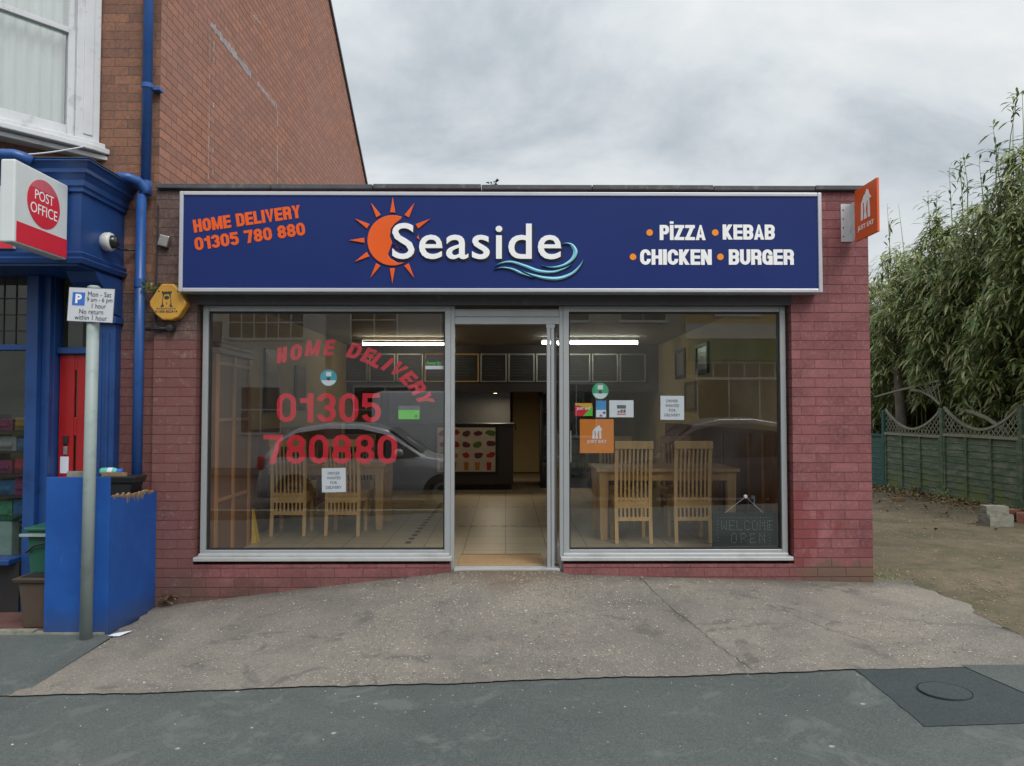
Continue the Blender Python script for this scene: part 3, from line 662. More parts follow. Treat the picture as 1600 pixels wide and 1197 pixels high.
# entrance: jambs are the window ends; head box, header, fixed side strip and open leaf
dx0, dx1 = wl1+.001, wr0-.001
frame_bits = MB().box((dx0, -.03, -.02), (dx0+.035, .045, ZT)).box((dx1-.035, -.03, -.02), (dx1, .045, ZT))
obj('door_frame', frame_bits, 'alu', shop, bevel=.004)
zh = ZZ(507, 0); zm = ZZ(495.5, 0)
obj('door_head', MB().box((dx0+.036, -.03, zh), (dx1-.036, .045, zm-.003)).box((dx0+.036, -.022, zm), (dx1-.036, .04, ZZ(483.5, 0))), 'alu', shop, bevel=.003)
sx = XX(860.5, 0, 700)
obj('door_mullion', MB().box((sx-.034, -.03, -.015), (sx-.003, .04, zh-.001)).box((sx+.003, -.03, -.015), (sx+.030, .04, zh-.001)).box((sx-.04, -.034, zh-.035), (sx+.036, -.031, zh-.002)), 'alu', shop, bevel=.003)
obj('threshold', MB().box((dx0+.036, -.075, -.03), (dx1-.036, .06, .008)), 'sill', shop, bevel=.003)
# open door leaf, swung inward
leaf = bpy.data.objects.new('door', None)
dl = MB(); LW = .80
dl.box((0, -.02, .02), (.045, .02, zh-.02)).box((LW-.05, -.02, .02), (LW, .02, zh-.02)).box((.045, -.018, zh-.075), (LW-.05, .018, zh-.02)).box((.045, -.018, .02), (LW-.05, .018, .14))
dleaf = obj('door', dl, 'alu', shop, local=True, bevel=.003)
dleaf.location = (sx+.035, .07, 0); dleaf.rotation_euler = (0, 0, R(79))
obj('door_pane', MB().add([(.045, 0, .14), (LW-.05, 0, .14), (LW-.05, 0, zh-.075), (.045, 0, zh-.075)], [(0, 1, 2, 3)]), 'glass', dleaf, local=True)
hz0, hz1 = ZZ(722, .85), ZZ(673, .85)
hb = MB().box((LW-.075, -.075, hz0), (LW+.0, -.065, hz1)).box((LW-.075, .065, hz0), (LW+.0, .075, hz1))
for z in (hz0+.05, hz1-.05): hb.box((LW-.045, -.065, z-.01), (LW-.025, -.02, z+.01)).box((LW-.045, .02, z-.01), (LW-.025, .065, z+.01))
obj('handle', hb, 'sill', dleaf, local=True, bevel=.003)

# entrance mat and floor tape
dm = thing('door_mat', 'tan coir mat lying inside the shop doorway', 'door mat', (0, .3, 0))
obj('pile', MB().box((dx0+.06, .09, .001), (sx-.06, .58, .012)), 'door_mat', dm, bevel=.004)
obj('edging', MB().box((dx0+.06, .58, .001), (sx-.06, .592, .014)), 'dark', dm)
tp = MB()
def tape_seg(mb, a, b, n, wd):
    a = Vector(a); b = Vector(b); d = (b-a); u = d.normalized(); pn = Vector((-u.y, u.x, 0))
    for i in range(n):
        p = a+d*((i+.1)/n); q = a+d*((i+.6)/n)
        mb.add([p-pn*wd/2, q-pn*wd/2+u*.02, q+pn*wd/2+u*.02, p+pn*wd/2], [(0, 1, 2, 3)])
def onfloor(px, py, dz=.003):
    r = ray(px, py); t = (dz-CAMP.z)/r.z; return CAMP+r*t
tape_seg(tp, onfloor(636, 850), onfloor(692, 785), 15, .06)
tag(obj('floor_tape', tp, 'dark'), 'black dashed tape running diagonally over the cream tiles behind the left window', 'floor tape')
tp2 = MB(); tape_seg(tp2, onfloor(716, 822), onfloor(862, 822), 9, .03)
tag(obj('floor_tape', tp2, 'dark'), 'black dashed tape line across the tiles beyond the doorway', 'floor tape')
tp4 = MB(); tape_seg(tp4, onfloor(720, 792), onfloor(862, 792), 9, .03)
tag(obj('floor_tape', tp4, 'dark'), 'faint dashed tape line deeper inside, nearer the counter', 'floor tape')

# ------------------------------------------------------------------ fascia sign
SY = -.27
a = U(280.5, 298.5, SY); b = U(1286, 457, SY)
sx0, sx1, sz1, sz0 = a.x, b.x, a.z, b.z
fs = thing('fascia_sign', 'long royal blue shop fascia reading Seaside with a sun and waves', 'shop sign', ((sx0+sx1)/2, FY, sz0))
obj('panel', MB().box((sx0+.02, SY+.012, sz0+.02), (sx1-.02, FY-.002, sz1-.02)), 'sign_blue', fs)
fw_ = .034
obj('frame', MB().box((sx0, SY, sz0), (sx0+fw_, FY-.001, sz1)).box((sx1-fw_, SY, sz0), (sx1, FY-.001, sz1)).box((sx0+fw_, SY+.001, sz1-fw_), (sx1-fw_, FY-.001, sz1)).box((sx0+fw_, SY+.001, sz0), (sx1-fw_, FY-.001, sz0+fw_)), 'alu_sign', fs, bevel=.006)
SF = SY+.0115                               # lettering surface
PX = lambda px, py: U(px, py, SF)
def s_text(name, s, pxc, pyc, pw_, ph, mat, bold, rot=0, depth=.003, dy=0, **k):
    c = PX(pxc, pyc); k1 = 1200/(SF+6.9); return text(name, s, (c.x, SF-depth+dy, c.z), pw_/k1, ph/k1, mat, fs, bold, rot, depth=depth, **k)
def h_text(s, pxc, pyc, pw_, ph, mat, rot=0, **k):
    c = PX(pxc, pyc); k1 = (SF+6.9)/1200; return heavy('lettering', s, (c.x, SF-.003, c.z), pw_*k1, ph*k1, mat, fs, rot, **k)
h_text('HOME DELIVERY', 386, 342, 169, 20.5, 'orange', R(8.3), t=.25, gap=.055)
h_text('01305 780 880', 390.5, 369.5, 174, 20.5, 'orange', R(8.3), t=.25, gap=.055)
h_text('P\u0130ZZA', 1066.5, 363.5, 72.5, 24, 'white', t=.245, gap=.045)
h_text('KEBAB', 1169.7, 362.8, 82.5, 24, 'white', t=.245, gap=.045)
h_text('CHICKEN', 1056, 401.8, 113, 24.5, 'white', t=.245, gap=.045)
h_text('BURGER', 1189.5, 401.8, 103, 24.5, 'white', t=.245, gap=.045)
dots = MB()
for px, py in ((1015, 363.5), (1117.5, 363.5), (989, 401.5), (1125.5, 401.5)): dots.disc((PX(px, py).x, SF-.003, PX(px, py).z), .0285, .003)
obj('bullet_dots', dots, 'amber', fs)
# sun emblem
sun = MB(); cs = PX(613.5, 376); K = (SF+6.9)/1200
def P2(px, py): q = PX(px, py); return Vector((q.x, SF-.012, q.z))
out = []
R1 = 40*K
cc = Vector((cs.x, SF-.012, cs.z))
for k in range(0, 33):                       # outer arc from upper right round the left to lower right
    a_ = R(68)+(R(300)-R(68))*k/32; out.append(cc+Vector((R1*math.cos(a_)*.985, 0, R1*math.sin(a_))))
inner = [(622, 411), (610, 404), (606.5, 398), (613, 380), (609.5, 370), (611, 358), (617, 350), (626, 343.5)]
out += [P2(*p) for p in inner]
sunb = MB().prism(out, (0, .012, 0))
obj('sun_disc', sunb, 'orange', fs, bevel=.004)
obj('sun_disc', MB().prism([P2(*p) for p in ((612, 381), (622, 388), (632, 391), (625, 389), (617, 384.5))], (0, .010, 0)), 'orange', fs)
for k in range(12):
    a_ = R(90+30*k)
    if k in (8, 9): continue
    u = Vector((math.cos(a_), 0, math.sin(a_))); v = Vector((-u.z, 0, u.x)); r0, r1 = 44*K, 69*K
    tb = MB().prism([cc+u*r0+v*4.2*K, cc+u*r1, cc+u*r0-v*4.2*K], (0, .010, 0))
    obj('sun_ray', tb, 'orange', fs, bevel=.003)
obj('sun_ray', MB().prism([P2(654, 367), P2(655.5, 375), P2(651.5, 372)], (0, .010, 0)), 'orange', fs)
# shadow outline and raised white word
c = PX(745, 377.5)
def fix_word(mb): return mb
text('word_outline', 'Seaside', (c.x+.010, SF-.004, c.z-.012), 268*K, 59*K, 'shadowline', fs, .020, depth=.004, spacing=1.05)
ww = text('word', 'Seaside', (c.x, SF-.020, c.z), 265*K, 57*K, 'white', fs, .008, depth=.020, spacing=1.05)
bv = ww.modifiers.new('bevel', 'BEVEL'); bv.width = .004; bv.segments = 2; bv.limit_method = 'ANGLE'; bv.angle_limit = R(60)
def ribbon(pts, name='wave'):               # pts: (px, py, half thickness px)
    L_, R_ = [], []; n = len(pts); dense = []
    for i in range(n-1):
        p0 = pts[max(i-1, 0)]; p1 = pts[i]; p2 = pts[i+1]; p3 = pts[min(i+2, n-1)]
        for k in range(8):
            t = k/8; dense.append(tuple(.5*((2*p1[j])+(-p0[j]+p2[j])*t+(2*p0[j]-5*p1[j]+4*p2[j]-p3[j])*t*t+(-p0[j]+3*p1[j]-3*p2[j]+p3[j])*t**3) for j in range(3)))
    dense.append(pts[-1]); mb = MB(); vs = []; fs_ = []
    for i, (x, y, h) in enumerate(dense):
        q = dense[min(i+1, len(dense)-1)]; r = dense[max(i-1, 0)]; dx, dy = q[0]-r[0], q[1]-r[1]; l = math.hypot(dx, dy) or 1; nx, ny = -dy/l, dx/l; h = max(h*.82, .12)
        a0 = P2(x+nx*h, y+ny*h); b0 = P2(x-nx*h, y-ny*h); m0 = P2(x, y); m0.y -= .008
        a0.y = b0.y = SF-.002; vs += [a0, m0, b0]
    for i in range(len(dense)-1):
        fs_ += [(3*i, 3*i+1, 3*i+4, 3*i+3), (3*i+1, 3*i+2, 3*i+5, 3*i+4)]
    sh = MB().add([Vector(v)+Vector((.004, .0015 if i % 3 != 1 else .009, -.007)) for i, v in enumerate(vs)], fs_)
    obj(name+'_outline', sh, 'shadowline', fs)
    obj(name, mb.add(vs, fs_), 'wave', fs)
ribbon([(877, 382.5, .3), (885, 380.5, 1.5), (894, 384, 3.2), (899, 394, 4.2), (894, 406, 3.8), (880, 415, 2.8), (862, 418, 1.6), (846, 415, .2)])
ribbon([(773, 416, .2), (785, 411, 1.8), (800, 410, 2.8), (820, 416, 3.2), (842, 424, 3.4), (864, 425.5, 3.0), (882, 420, 1.8), (893, 413.5, .2)])
ribbon([(772, 421, .2), (784, 418.5, 1.6), (800, 421, 2.6), (816, 428, 2.6), (834, 434.5, .3)])
ribbon([(815, 423, .2), (832, 430, 2.4), (852, 435, 3.6), (874, 435.5, 4.0), (894, 428, 3.4), (906, 416, 2.0), (911.5, 405.5, .2)])

# ------------------------------------------------------------------ window decals, just behind the pane
DY = .016
kd = (DY+6.9)/1200
def D(px, py): q = U(px, py, DY); return Vector((q.x, DY, q.z))
letters = 'HOMEDELIVERY'
pos = [(285, 258), (390, 237), (512, 207), (635, 203), (820, 228), (922, 262), (990, 298), (1062, 325), (1140, 362), (1215, 428), (1282, 500), (1335, 578)]
rots = [10, 8, 3, 0, -14, -20, -26, -34, -38, -46, -54, -64]; wid = [15, 18, 22, 15, 19, 16, 14, 6, 19, 16, 18, 19]
ms = []
for ch, (x, y), r_, wd in zip(letters, pos, rots, wid):
    q = D(380+x/4.706, 500+y/4.706); ms.append(placed(heavy_mb(ch, wd*kd, 24*kd, t=.27, shear=.22), q, R(r_)))
tag(obj('window_lettering', merge(*ms), 'decal_red', norm=False), 'faded red arched HOME DELIVERY lettering on the left window', 'window lettering')
m1 = placed(heavy_mb('01305', 162*kd, 45*kd, t=.19, gap=.115), D(514, 637)); m2 = placed(heavy_mb('780880', 208*kd, 45*kd, t=.19, gap=.115), D(516, 702))
tag(obj('window_lettering', merge(m1, m2), 'decal_red', norm=False), 'large red telephone number 01305 780880 on the left window', 'window lettering')
def notice(label, x0, y0, x1, y1, rot=0):
    c = D((x0+x1)/2, (y0+y1)/2); t = thing('paper_notice', label, 'notice', c, 'driver wanted notices on the windows'); w_, h_ = (x1-x0)*kd, (y1-y0)*kd
    obj('sheet', placed(MB().box((-w_/2, .001, -h_/2), (w_/2, .0018, h_/2)), c, rot), 'paper', t)
    for i, s in enumerate(('DRIVER', 'WANTED', 'FOR', 'DELIVERY')):
        wf = (.50, .58, .28, .66)[i]; text('text_line', s, (c.x, DY-.0005, c.z+h_*(.285-.195*i)), w_*wf, h_*.115, 'ink', t, .0, rot, depth=.0008)
notice('white driver wanted notice below the red telephone number', 503, 731.5, 540, 769, R(1))
notice('white driver wanted notice high in the right window', 1032, 618.5, 1069, 656, R(-.5))
def round_sticker(label, px, py, mat):
    c = D(px, py); t = thing('round_sticker', label, 'sticker', c, 'round hygiene stickers on the glass'); r = 13*kd
    obj('disc', MB().disc((c.x, DY, c.z), r, .001), mat, t)
    seg = [Vector((c.x+r*.93*math.cos(a_), DY-.0007, c.z+r*.93*math.sin(a_))) for a_ in [R(198+k*(342-198)/14) for k in range(15)]]
    obj('white_band', MB().prism(seg, (0, .0006, 0)), 'paper', t)
    obj('emblem', MB().box((c.x-r*.32, DY-.0007, c.z+r*.2), (c.x+r*.32, DY-.0001, c.z+r*.72)), 'paper', t)
    obj('dial', MB().disc((c.x, DY-.0014, c.z-r*.12), r*.2, .0007), 'ink', t)
round_sticker('teal round sticker with white base on the left window', 513.5, 590.5, 'teal')
round_sticker('green round sticker with white base on the right window', 938, 611, 'green')
def label_box(t, nm, x0, y0, x1, y1, mat, dy=0):
    a = D(x0, y0); b = D(x1, y1); return obj(nm, MB().box((a.x, DY-dy, b.z), (b.x, DY-dy+.0008, a.z)), mat, t)
def label_text(t, s, px, py, w_, h_, mat, bold=.02, dy=.002): 
    c = D(px, py); return text('lettering', s, (c.x, DY-dy, c.z), w_*kd, h_*kd, mat, t, bold, depth=.0006)
t = thing('award_sticker', 'dark sticker reading Awards at the top right of the left window', 'sticker', D(682, 568))
label_box(t, 'panel', 664.5, 560, 701, 577, 'ink'); label_box(t, 'white_strip', 664.5, 571.5, 701, 577, 'paper', .001)
label_text(t, 'Awards', 677, 567, 23, 6, 'lime'); c = D(694, 566); obj('rosette', MB().disc((c.x, DY-.0015, c.z), 4.8*kd, .001), 'red_stone', t)
t = thing('energy_label', 'bright green card with dark header on the left window', 'label', D(640, 645))
label_box(t, 'card', 622.5, 640, 655.5, 655, 'lime'); label_box(t, 'header', 622, 634, 656.5, 640.5, 'ink_grey', .001); label_text(t, '0', 650, 650, 4, 4.5, 'ink')
t = thing('offer_sticker', 'small red yellow and green sticker left of the blue one on the right window', 'sticker', D(912, 640))
label_box(t, 'red_panel', 898.5, 630, 926, 650, 'red_sign')
q = [D(898.5, 630), D(924, 630), D(926, 641), D(898.5, 632)]; obj('yellow_panel', MB().prism([(p.x, DY-.001, p.z) for p in q], (0, .0008, 0)), 'yellow', t)
q = [D(926, 634), D(926, 650), D(911, 650)]; obj('green_panel', MB().prism([(p.x, DY-.0012, p.z) for p in q], (0, .0008, 0)), 'lime', t); label_text(t, 'JUST EAT', 912, 639, 22, 4.5, 'white', .03, .003)
t = thing('blue_sticker', 'narrow blue over white sticker beneath the green round sticker', 'sticker', D(939, 639))
label_box(t, 'blue_panel', 931.5, 626, 947, 640.5, 'sky_blue'); label_box(t, 'white_panel', 931.5, 640.5, 947, 652, 'paper'); label_box(t, 'mark', 937, 648, 941, 651, 'p_blue', .001); label_box(t, 'mark', 942, 643.5, 946, 646.5, 'ink', .001)
t = thing('certificate', 'white landscape card with small grey print on the right window', 'card', D(971, 638.5))
label_box(t, 'card', 952, 625.5, 990, 652, 'paper'); label_box(t, 'picture', 964, 633, 978, 638.5, 'ink_grey', .001)
for k in range(3): label_box(t, 'print_block', 965+k*4.5, 640+(k == 0)*2, 968.5+k*4.5, 645, 'ink_grey', .001)
label_box(t, 'red_line', 964, 646.5, 978, 648, 'red_sign', .001)
def house_logo(c, s, face=None, dep=.0008):
    """house outline with fork and knife cut-outs, about s tall, centred at c"""
    mb = MB()
    def pr(pts): mb.prism([(x*s, 0, z*s) for x, z in pts], (0, dep, 0))
    pr([(-.42, .12), (-.30, .12), (-.30, .10), (-.10, .33), (.0, .36), (.12, .5), (.22, .46), (.30, .30), (.30, .12), (.44, .12), (.34, .22), (.22, .46), (.12, .5), (-.02, .48), (-.2, .36)][:6]+[(.22, .46), (.30, .30), (.44, .14), (.30, .14), (.30, .08), (-.30, .08), (-.30, .12)])
    pr([(-.30, .08), (-.18, .08), (-.16, -.12), (-.18, -.5), (-.34, -.5)]); pr([(.18, .08), (.30, .08), (.34, -.5), (.18, -.5)])
    pr([(-.10, .08), (.12, .08), (.04, -.2), (.10, -.5), (-.12, -.5), (-.06, -.2)]); 
    return placed(mb, c, 0, face)
t = thing('orange_sticker', 'square orange sticker with white house emblem low in the right window', 'sticker', D(932.5, 681.5))
a = D(906, 655); b = D(959, 708); obj('panel', MB().box((a.x, DY, b.z), (b.x, DY+.0008, a.z)), 'jet_orange', t)
c = D(932.5, 675); obj('emblem', house_logo(Vector((c.x, DY-.001, c.z)), 21*kd), 'paper', t); label_text(t, 'JUST EAT', 932.5, 690.5, 31, 6, 'paper')
# LED sign inside the glass
a = U(1113, 801, .06); b = U(1215, 861, .06)
t = thing('led_sign', 'black dotted WELCOME OPEN board hung in the right window', 'led sign', ((a.x+b.x)/2, .06, b.z))
obj('board', MB().box((a.x, .055, b.z), (b.x, .075, a.z)), pm('led_board', (.006, .010, .009), .6, spec=.2), t, bevel=.003)
F57 = {'W': '10001 10001 10001 10101 10101 11011 10001', 'E': '11111 10000 10000 11110 10000 10000 11111', 'L': '10000 10000 10000 10000 10000 10000 11111', 'C': '01110 10001 10000 10000 10000 10001 01110',
       'O': '01110 10001 10001 10001 10001 10001 01110', 'M': '10001 11011 10101 10101 10001 10001 10001', 'P': '11110 10001 10001 11110 10000 10000 10000', 'N': '10001 11001 10101 10101 10011 10001 10001'}
ld = MB(); W_, H_ = b.x-a.x, a.z-b.z
def led(x, z): ld.disc((x, .0535, z), .0019, .0016, n=6)
for row, (wd, zc_, x0, st) in enumerate((('WELCOME', .665, .14, .118), ('OPEN', .33, .27, .145))):
    for i, ch in enumerate(wd):
        for r_, bits in enumerate(F57[ch].split()):
            for c_, bt in enumerate(bits):
                if bt == '1': led(a.x+W_*(x0+st*i+c_*.0185+(.02 if row else 0)), b.z+H_*(zc_+.12-r_*.038))
for k in range(18):
    led(a.x+W_*(.08+k*.8/17), b.z+H_*.87); led(a.x+W_*(.08+k*.8/17), b.z+H_*.1)
for k in range(1, 9): led(a.x+W_*.08, b.z+H_*(.1+k*.0855)); led(a.x+W_*.88, b.z+H_*(.1+k*.0855))
obj('led_dots', ld, pm('led_lens', (.55, .70, .66), .4), t)
hk = U(1165, 776, .03); h1 = U(1133, 801, .065); h2 = U(1192, 801, .065)
obj('string', MB().tube([h1, hk, h2], .0016, 5), 'paper', t); obj('hook', MB().lathe(hk, [(.001, -.012), (.013, -.01), (.018, .004), (.001, .006)], 16, 'y'), 'paper', t)
so_ = U(1177, 783, .0); yy = 1.45
sk = UX(1177, 781, IRX-.03)
t = thing('wall_socket', 'white plug socket with black plug on the brown panelling', 'socket', sk)
obj('plate', MB().box((IRX-.037, sk.y-.05, sk.z-.045), (IRX-.026, sk.y+.05, sk.z+.045)), 'paper', t, bevel=.002); obj('plug', MB().box((IRX-.07, sk.y-.025, sk.z-.04), (IRX-.037, sk.y+.025, sk.z+.01)), 'dark', t, bevel=.004)

# ------------------------------------------------------------------ interior furniture
def make_chair(label, loc, rz):
    t = thing('dining_chair', label, 'chair', loc, 'pale oak slat back chairs', rz)
    w_, H, sh, dp = .40, 1.07, .46, .40       # back faces -Y (towards the window)
    def post(sx_):
        mb = MB(); pr = [(0, 0), (.03, .25), (.035, .46), (.02, .75), (-.035, H)]; 
        for (y0, z0), (y1, z1) in zip(pr, pr[1:]): mb.bar((sx_*(w_/2-.02), y0, z0), (sx_*(w_/2-.02), y1, z1+.004), .036, .03, up=(0, 1, 0))
        return mb
    for s_ in (-1, 1): obj('rear_leg', post(s_), 'tan_wood', t, local=True)
    obj('top_rail', MB().box((-w_/2-.004, -.06, H-.075), (w_/2+.004, -.028, H+.01)), 'tan_wood', t, local=True, bevel=.008)
    obj('lower_rail', MB().box((-w_/2+.038, .012, .235), (w_/2-.038, .034, .275)), 'tan_wood', t, local=True)
    for k in range(7):
        x = -w_/2+.07+k*(w_-.14)/6; mb = MB(); pr = [(.024, .27), (.030, .46), (.012, .75), (-.04, H-.06)]
        for (y0, z0), (y1, z1) in zip(pr, pr[1:]): mb.bar((x, y0, z0), (x, y1, z1+.003), .018, .011, up=(0, 1, 0))
        obj('slat', mb, 'tan_wood', t, local=True)
    obj('seat', MB().box((-w_/2, .03, sh-.02), (w_/2, dp+.05, sh+.02)), 'tan_wood', t, local=True, bevel=.01)
    obj('apron', MB().box((-w_/2+.04, .02, sh-.09), (w_/2-.04, .04, sh-.021)).box((-w_/2+.04, dp, sh-.09), (w_/2-.04, dp+.02, sh-.021)).box((-w_/2+.01, .05, sh-.09), (-w_/2+.03, dp, sh-.021)).box((w_/2-.03, .05, sh-.09), (w_/2-.01, dp, sh-.021)), 'tan_wood', t, local=True)
    for s_ in (-1, 1): obj('front_leg', MB().bar((s_*(w_/2-.025), dp+.02, 0), (s_*(w_/2-.025), dp+.02, sh-.02), .036, .036, up=(0, 1, 0)), 'tan_wood', t, local=True)
    return t
def make_table(label, x0, x1, y0, dp, group='pale oak dining tables'):
    t = thing('dining_table', label, 'table', ((x0+x1)/2, y0+dp/2, 0), group)
    obj('table_top', MB().box((x0, y0, .735), (x1, y0+dp, .772)), 'tan_wood', t, bevel=.006)
    obj('apron', MB().box((x0+.12, y0+.05, .64), (x1-.12, y0+.075, .734)).box((x0+.12, y0+dp-.075, .64), (x1-.12, y0+dp-.05, .734)).box((x0+.05, y0+.12, .64), (x0+.075, y0+dp-.12, .734)).box((x1-.075, y0+.12, .64), (x1-.05, y0+dp-.12, .734)), 'tan_wood', t)
    for x in (x0+.085, x1-.085):
        for y in (y0+.085, y0+dp-.085): 
            mb = MB(); vs = []
            for z, h in ((0, .036), (.734, .05)): vs += [(x-h, y-h, z), (x+h, y-h, z), (x+h, y+h, z), (x-h, y+h, z)]
            obj('leg', mb.add(vs, [(3,2,1,0),(4,5,6,7),(0,1,5,4),(1,2,6,5),(2,3,7,6),(3,0,4,7)]), 'tan_wood', t)
    return t
ty = 1.40; tx0, tx1 = XX(932, ty, 730), XX(1157, ty, 730)
make_table('long pale oak table behind the right window', tx0, tx1, ty, .85)
tyl = 2.15; tx0, tx1 = XX(392, tyl, 730), XX(603, tyl, 730)
make_table('long pale oak table behind the left window', tx0, tx1, tyl, .85)
ch = make_chair('slat chair at the near left of the right-hand table', (XX(990, 1.22, 760), 1.22, 0), 0)
dup(ch, (XX(1083, 1.24, 760), 1.24, 0), R(-1), 'slat chair at the near right of the right-hand table')
dup(ch, (XX(1052, 2.75, 700)+.0, 2.62, 0), R(180), 'slat chair on the far side of the right-hand table, to the right')
dup(ch, (XX(960, 2.7, 700), 2.62, 0), R(176), 'slat chair on the far side of the right-hand table, behind the orange sticker')
dup(ch, (XX(457, 1.9, 760), 1.72, 0), R(2), 'slat chair at the near left of the left-hand table')
dup(ch, (XX(540, 1.9, 760), 1.72, 0), R(-2), 'slat chair at the near right of the left-hand table, behind the notice')
dup(ch, (XX(470, 3.3, 760), 3.38, 0), R(180), 'slat chair on the far side of the left-hand table, to the left')
dup(ch, (XX(560, 3.3, 760), 3.38, 0), R(183), 'slat chair on the far side of the left-hand table, to the right')
# tall wooden screen/cupboard at the left inside the window
t = thing('wooden_cupboard', 'tall dark brown cupboard with orange brown trim behind the left window', 'cupboard', (ILX, .8, 0))
cx1 = ILX+.14
obj('carcass', MB().box((ILX+.001, .22, 0), (cx1, 1.17, 1.93)), 'brown_wood', t)
tr = MB()
for y in (.22, .66, 1.12): tr.box((cx1, y, .0), (cx1+.018, y+.05, 1.93))
for z in (.55, 1.30, 1.83): tr.box((cx1, .272, z), (cx1+.014, .658, z+.03)).box((cx1, .712, z), (cx1+.014, 1.118, z+.03))
obj('trim', tr, 'trim_wood', t); obj('cornice', MB().box((ILX+.001, .2, 1.93), (cx1+.04, 1.20, 1.99)).box((ILX+.001, .21, 1.99), (cx1+.02, 1.18, 2.04)), 'brown_wood', t, bevel=.01)
# counter block
CY = 6.6; ccx0, ccx1 = ILX+.02, XX(802, CY, 700)
t = thing('counter', 'dark brown serving counter at the back with a food poster on its front', 'counter', ((ccx0+ccx1)/2, CY, 0))
obj('body', MB().box((ccx0, CY, .1), (ccx1, CY+.7, 1.12)), 'counter', t); obj('plinth', MB().box((ccx0, CY+.05, 0), (ccx1-.03, CY+.68, .1)), 'dark', t)
obj('worktop', MB().box((ccx0, CY-.04, 1.12), (ccx1+.02, CY+.74, 1.17)), 'dark', t, bevel=.008)
px0, px1 = XX(683, CY-.03, 700), XX(774, CY-.03, 700); pz1, pz0 = ZZ(668, CY-.03), ZZ(737, CY-.03)
t = thing('food_poster', 'framed poster of burgers, kebabs and drinks on the counter front', 'poster', ((px0+px1)/2, CY-.03, pz0))
obj('frame', MB().box((px0-.05, CY-.022, pz0-.05), (px1+.05, CY-.001, pz1+.05)), 'dark', t); obj('sheet', MB().box((px0, CY-.026, pz0), (px1, CY-.023, pz1)), pm('poster_cream', (.66, .55, .48), .5), t)
fcol = [pm('food_brown', (.30, .10, .04), .6), pm('food_red', (.48, .03, .03), .6), pm('food_green', (.10, .20, .05), .6), pm('food_gold', (.50, .22, .04), .6), pm('food_purple', (.14, .04, .06), .6)]
for r_ in range(4):
    for c_ in range(5):
        x = lerp(px0, px1, (c_+.5)/5)+random.uniform(-.015, .015); z = lerp(pz1, pz0, (r_+.5)/4); mb = MB(); k = random.choice((0, 1, 1, 1, 2, 3, 4)) if r_ < 3 else (2, 2, 3, 3, 1)[c_]
        if r_ < 3:
            for j in range(5): mb.disc((x+random.uniform(-.035, .035), CY-.028-.0004*j, z+random.uniform(-.02, .02)), random.uniform(.035, .065), .002, n=12, ry=random.uniform(.028, .05))
        else: mb.prism([(x-.045, CY-.029, z+.07), (x+.045, CY-.029, z+.07), (x+.035, CY-.029, z-.07), (x-.035, CY-.029, z-.07)], (0, .002, 0))
        obj('food_picture', mb, fcol[k], t)
# menu light-boxes over the counter
for k in range(12):
    x0 = XX(555+k*43.5-22, CY+.1, 575)
    if x0 > 2.3: break
    x1 = x0+.47; z1, z0 = ZZ(552.5, CY+.1), ZZ(597, CY+.1)
    t = thing('menu_board', 'dark framed menu board above the counter, number %s from the left' % ('one two three four five six seven eight nine ten eleven twelve'.split()[k]), 'menu board', ((x0+x1)/2, CY+.1, z0), 'menu boards above the counter')
    mb = MB().box((x0, CY+.07, z0), (x0+.028, CY+.12, z1)).box((x1-.028, CY+.07, z0), (x1, CY+.12, z1)).box((x0+.028, CY+.071, z1-.028), (x1-.028, CY+.12, z1)).box((x0+.028, CY+.071, z0), (x1-.028, CY+.12, z0+.022))
    obj('frame', mb, 'tan_wood' if k in (3, 4) else 'steel', t, bevel=.004); obj('face', MB().box((x0+.02, CY+.09, z0+.01), (x1-.02, CY+.115, z1-.01)), 'board_dark', t)
    ln = MB()
    for j in range(7): ln.box((x0+.06, CY+.088, z1-.09-j*.05), (x0+.06+random.uniform(.2, .33), CY+.0895, z1-.083-j*.05))
    obj('text_lines', ln, 'ink_grey', t)
zz0, zz1 = ZZ(612, CY+.1), ZZ(597, CY+.1)
obj('bulkhead', MB().box((ILX, CY+.125, zz0), (IRX, CY+.5, CZ)), 'counter', shop)
t = thing('ceiling_spotlight', 'small lit spotlight under the dark bulkhead', 'spotlight', (XX(774, CY+.3, 610), CY+.3, zz0))
sp = WL[t]; obj('body', MB().lathe(sp, [(.045, 0), (.045, -.02), (.03, -.025)], 16), 'dark', t); obj('bulb', MB().disc((sp.x, sp.y, sp.z-.027), .03, .004, 'z', 12), 'spot', t)
al = bpy.data.lights.new('lamp', 'AREA'); al.energy = 26; al.size = .25; al.color = (1, .85, .62); ao = bpy.data.objects.new('lamp', al); C.objects.link(ao); ao.parent = t; ao.location = (0, 0, -.06); al.energy = 15
t = thing('steel_back_panel', 'brushed steel splashback behind the counter', 'splashback', (XX(750, 9.8, 640), 9.8, 1.0))
obj('sheet', MB().box((ILX+.3, 9.8, .9), (XX(797, 9.8, 640), 9.83, 1.95)), 'steel', t); obj('shelf', MB().box((ILX+.3, 9.45, 1.0), (XX(797, 9.6, 640), 9.8, 1.06)), 'dark', t)
dy_ = 10.45; bx0, bx1 = XX(801, dy_, 680), XX(842, dy_, 680)
t = thing('tall_cabinet', 'plain beige tall cupboard door at the very back of the shop', 'cupboard', ((bx0+bx1)/2, dy_, 0))
obj('door_panel', MB().box((bx0, dy_-.3, .02), (bx1, dy_, ZZ(612, dy_-.3))), 'beige', t, bevel=.01); obj('handle', MB().box((bx0+.05, dy_-.33, .95), (bx0+.07, dy_-.301, 1.1)), 'dark', t)
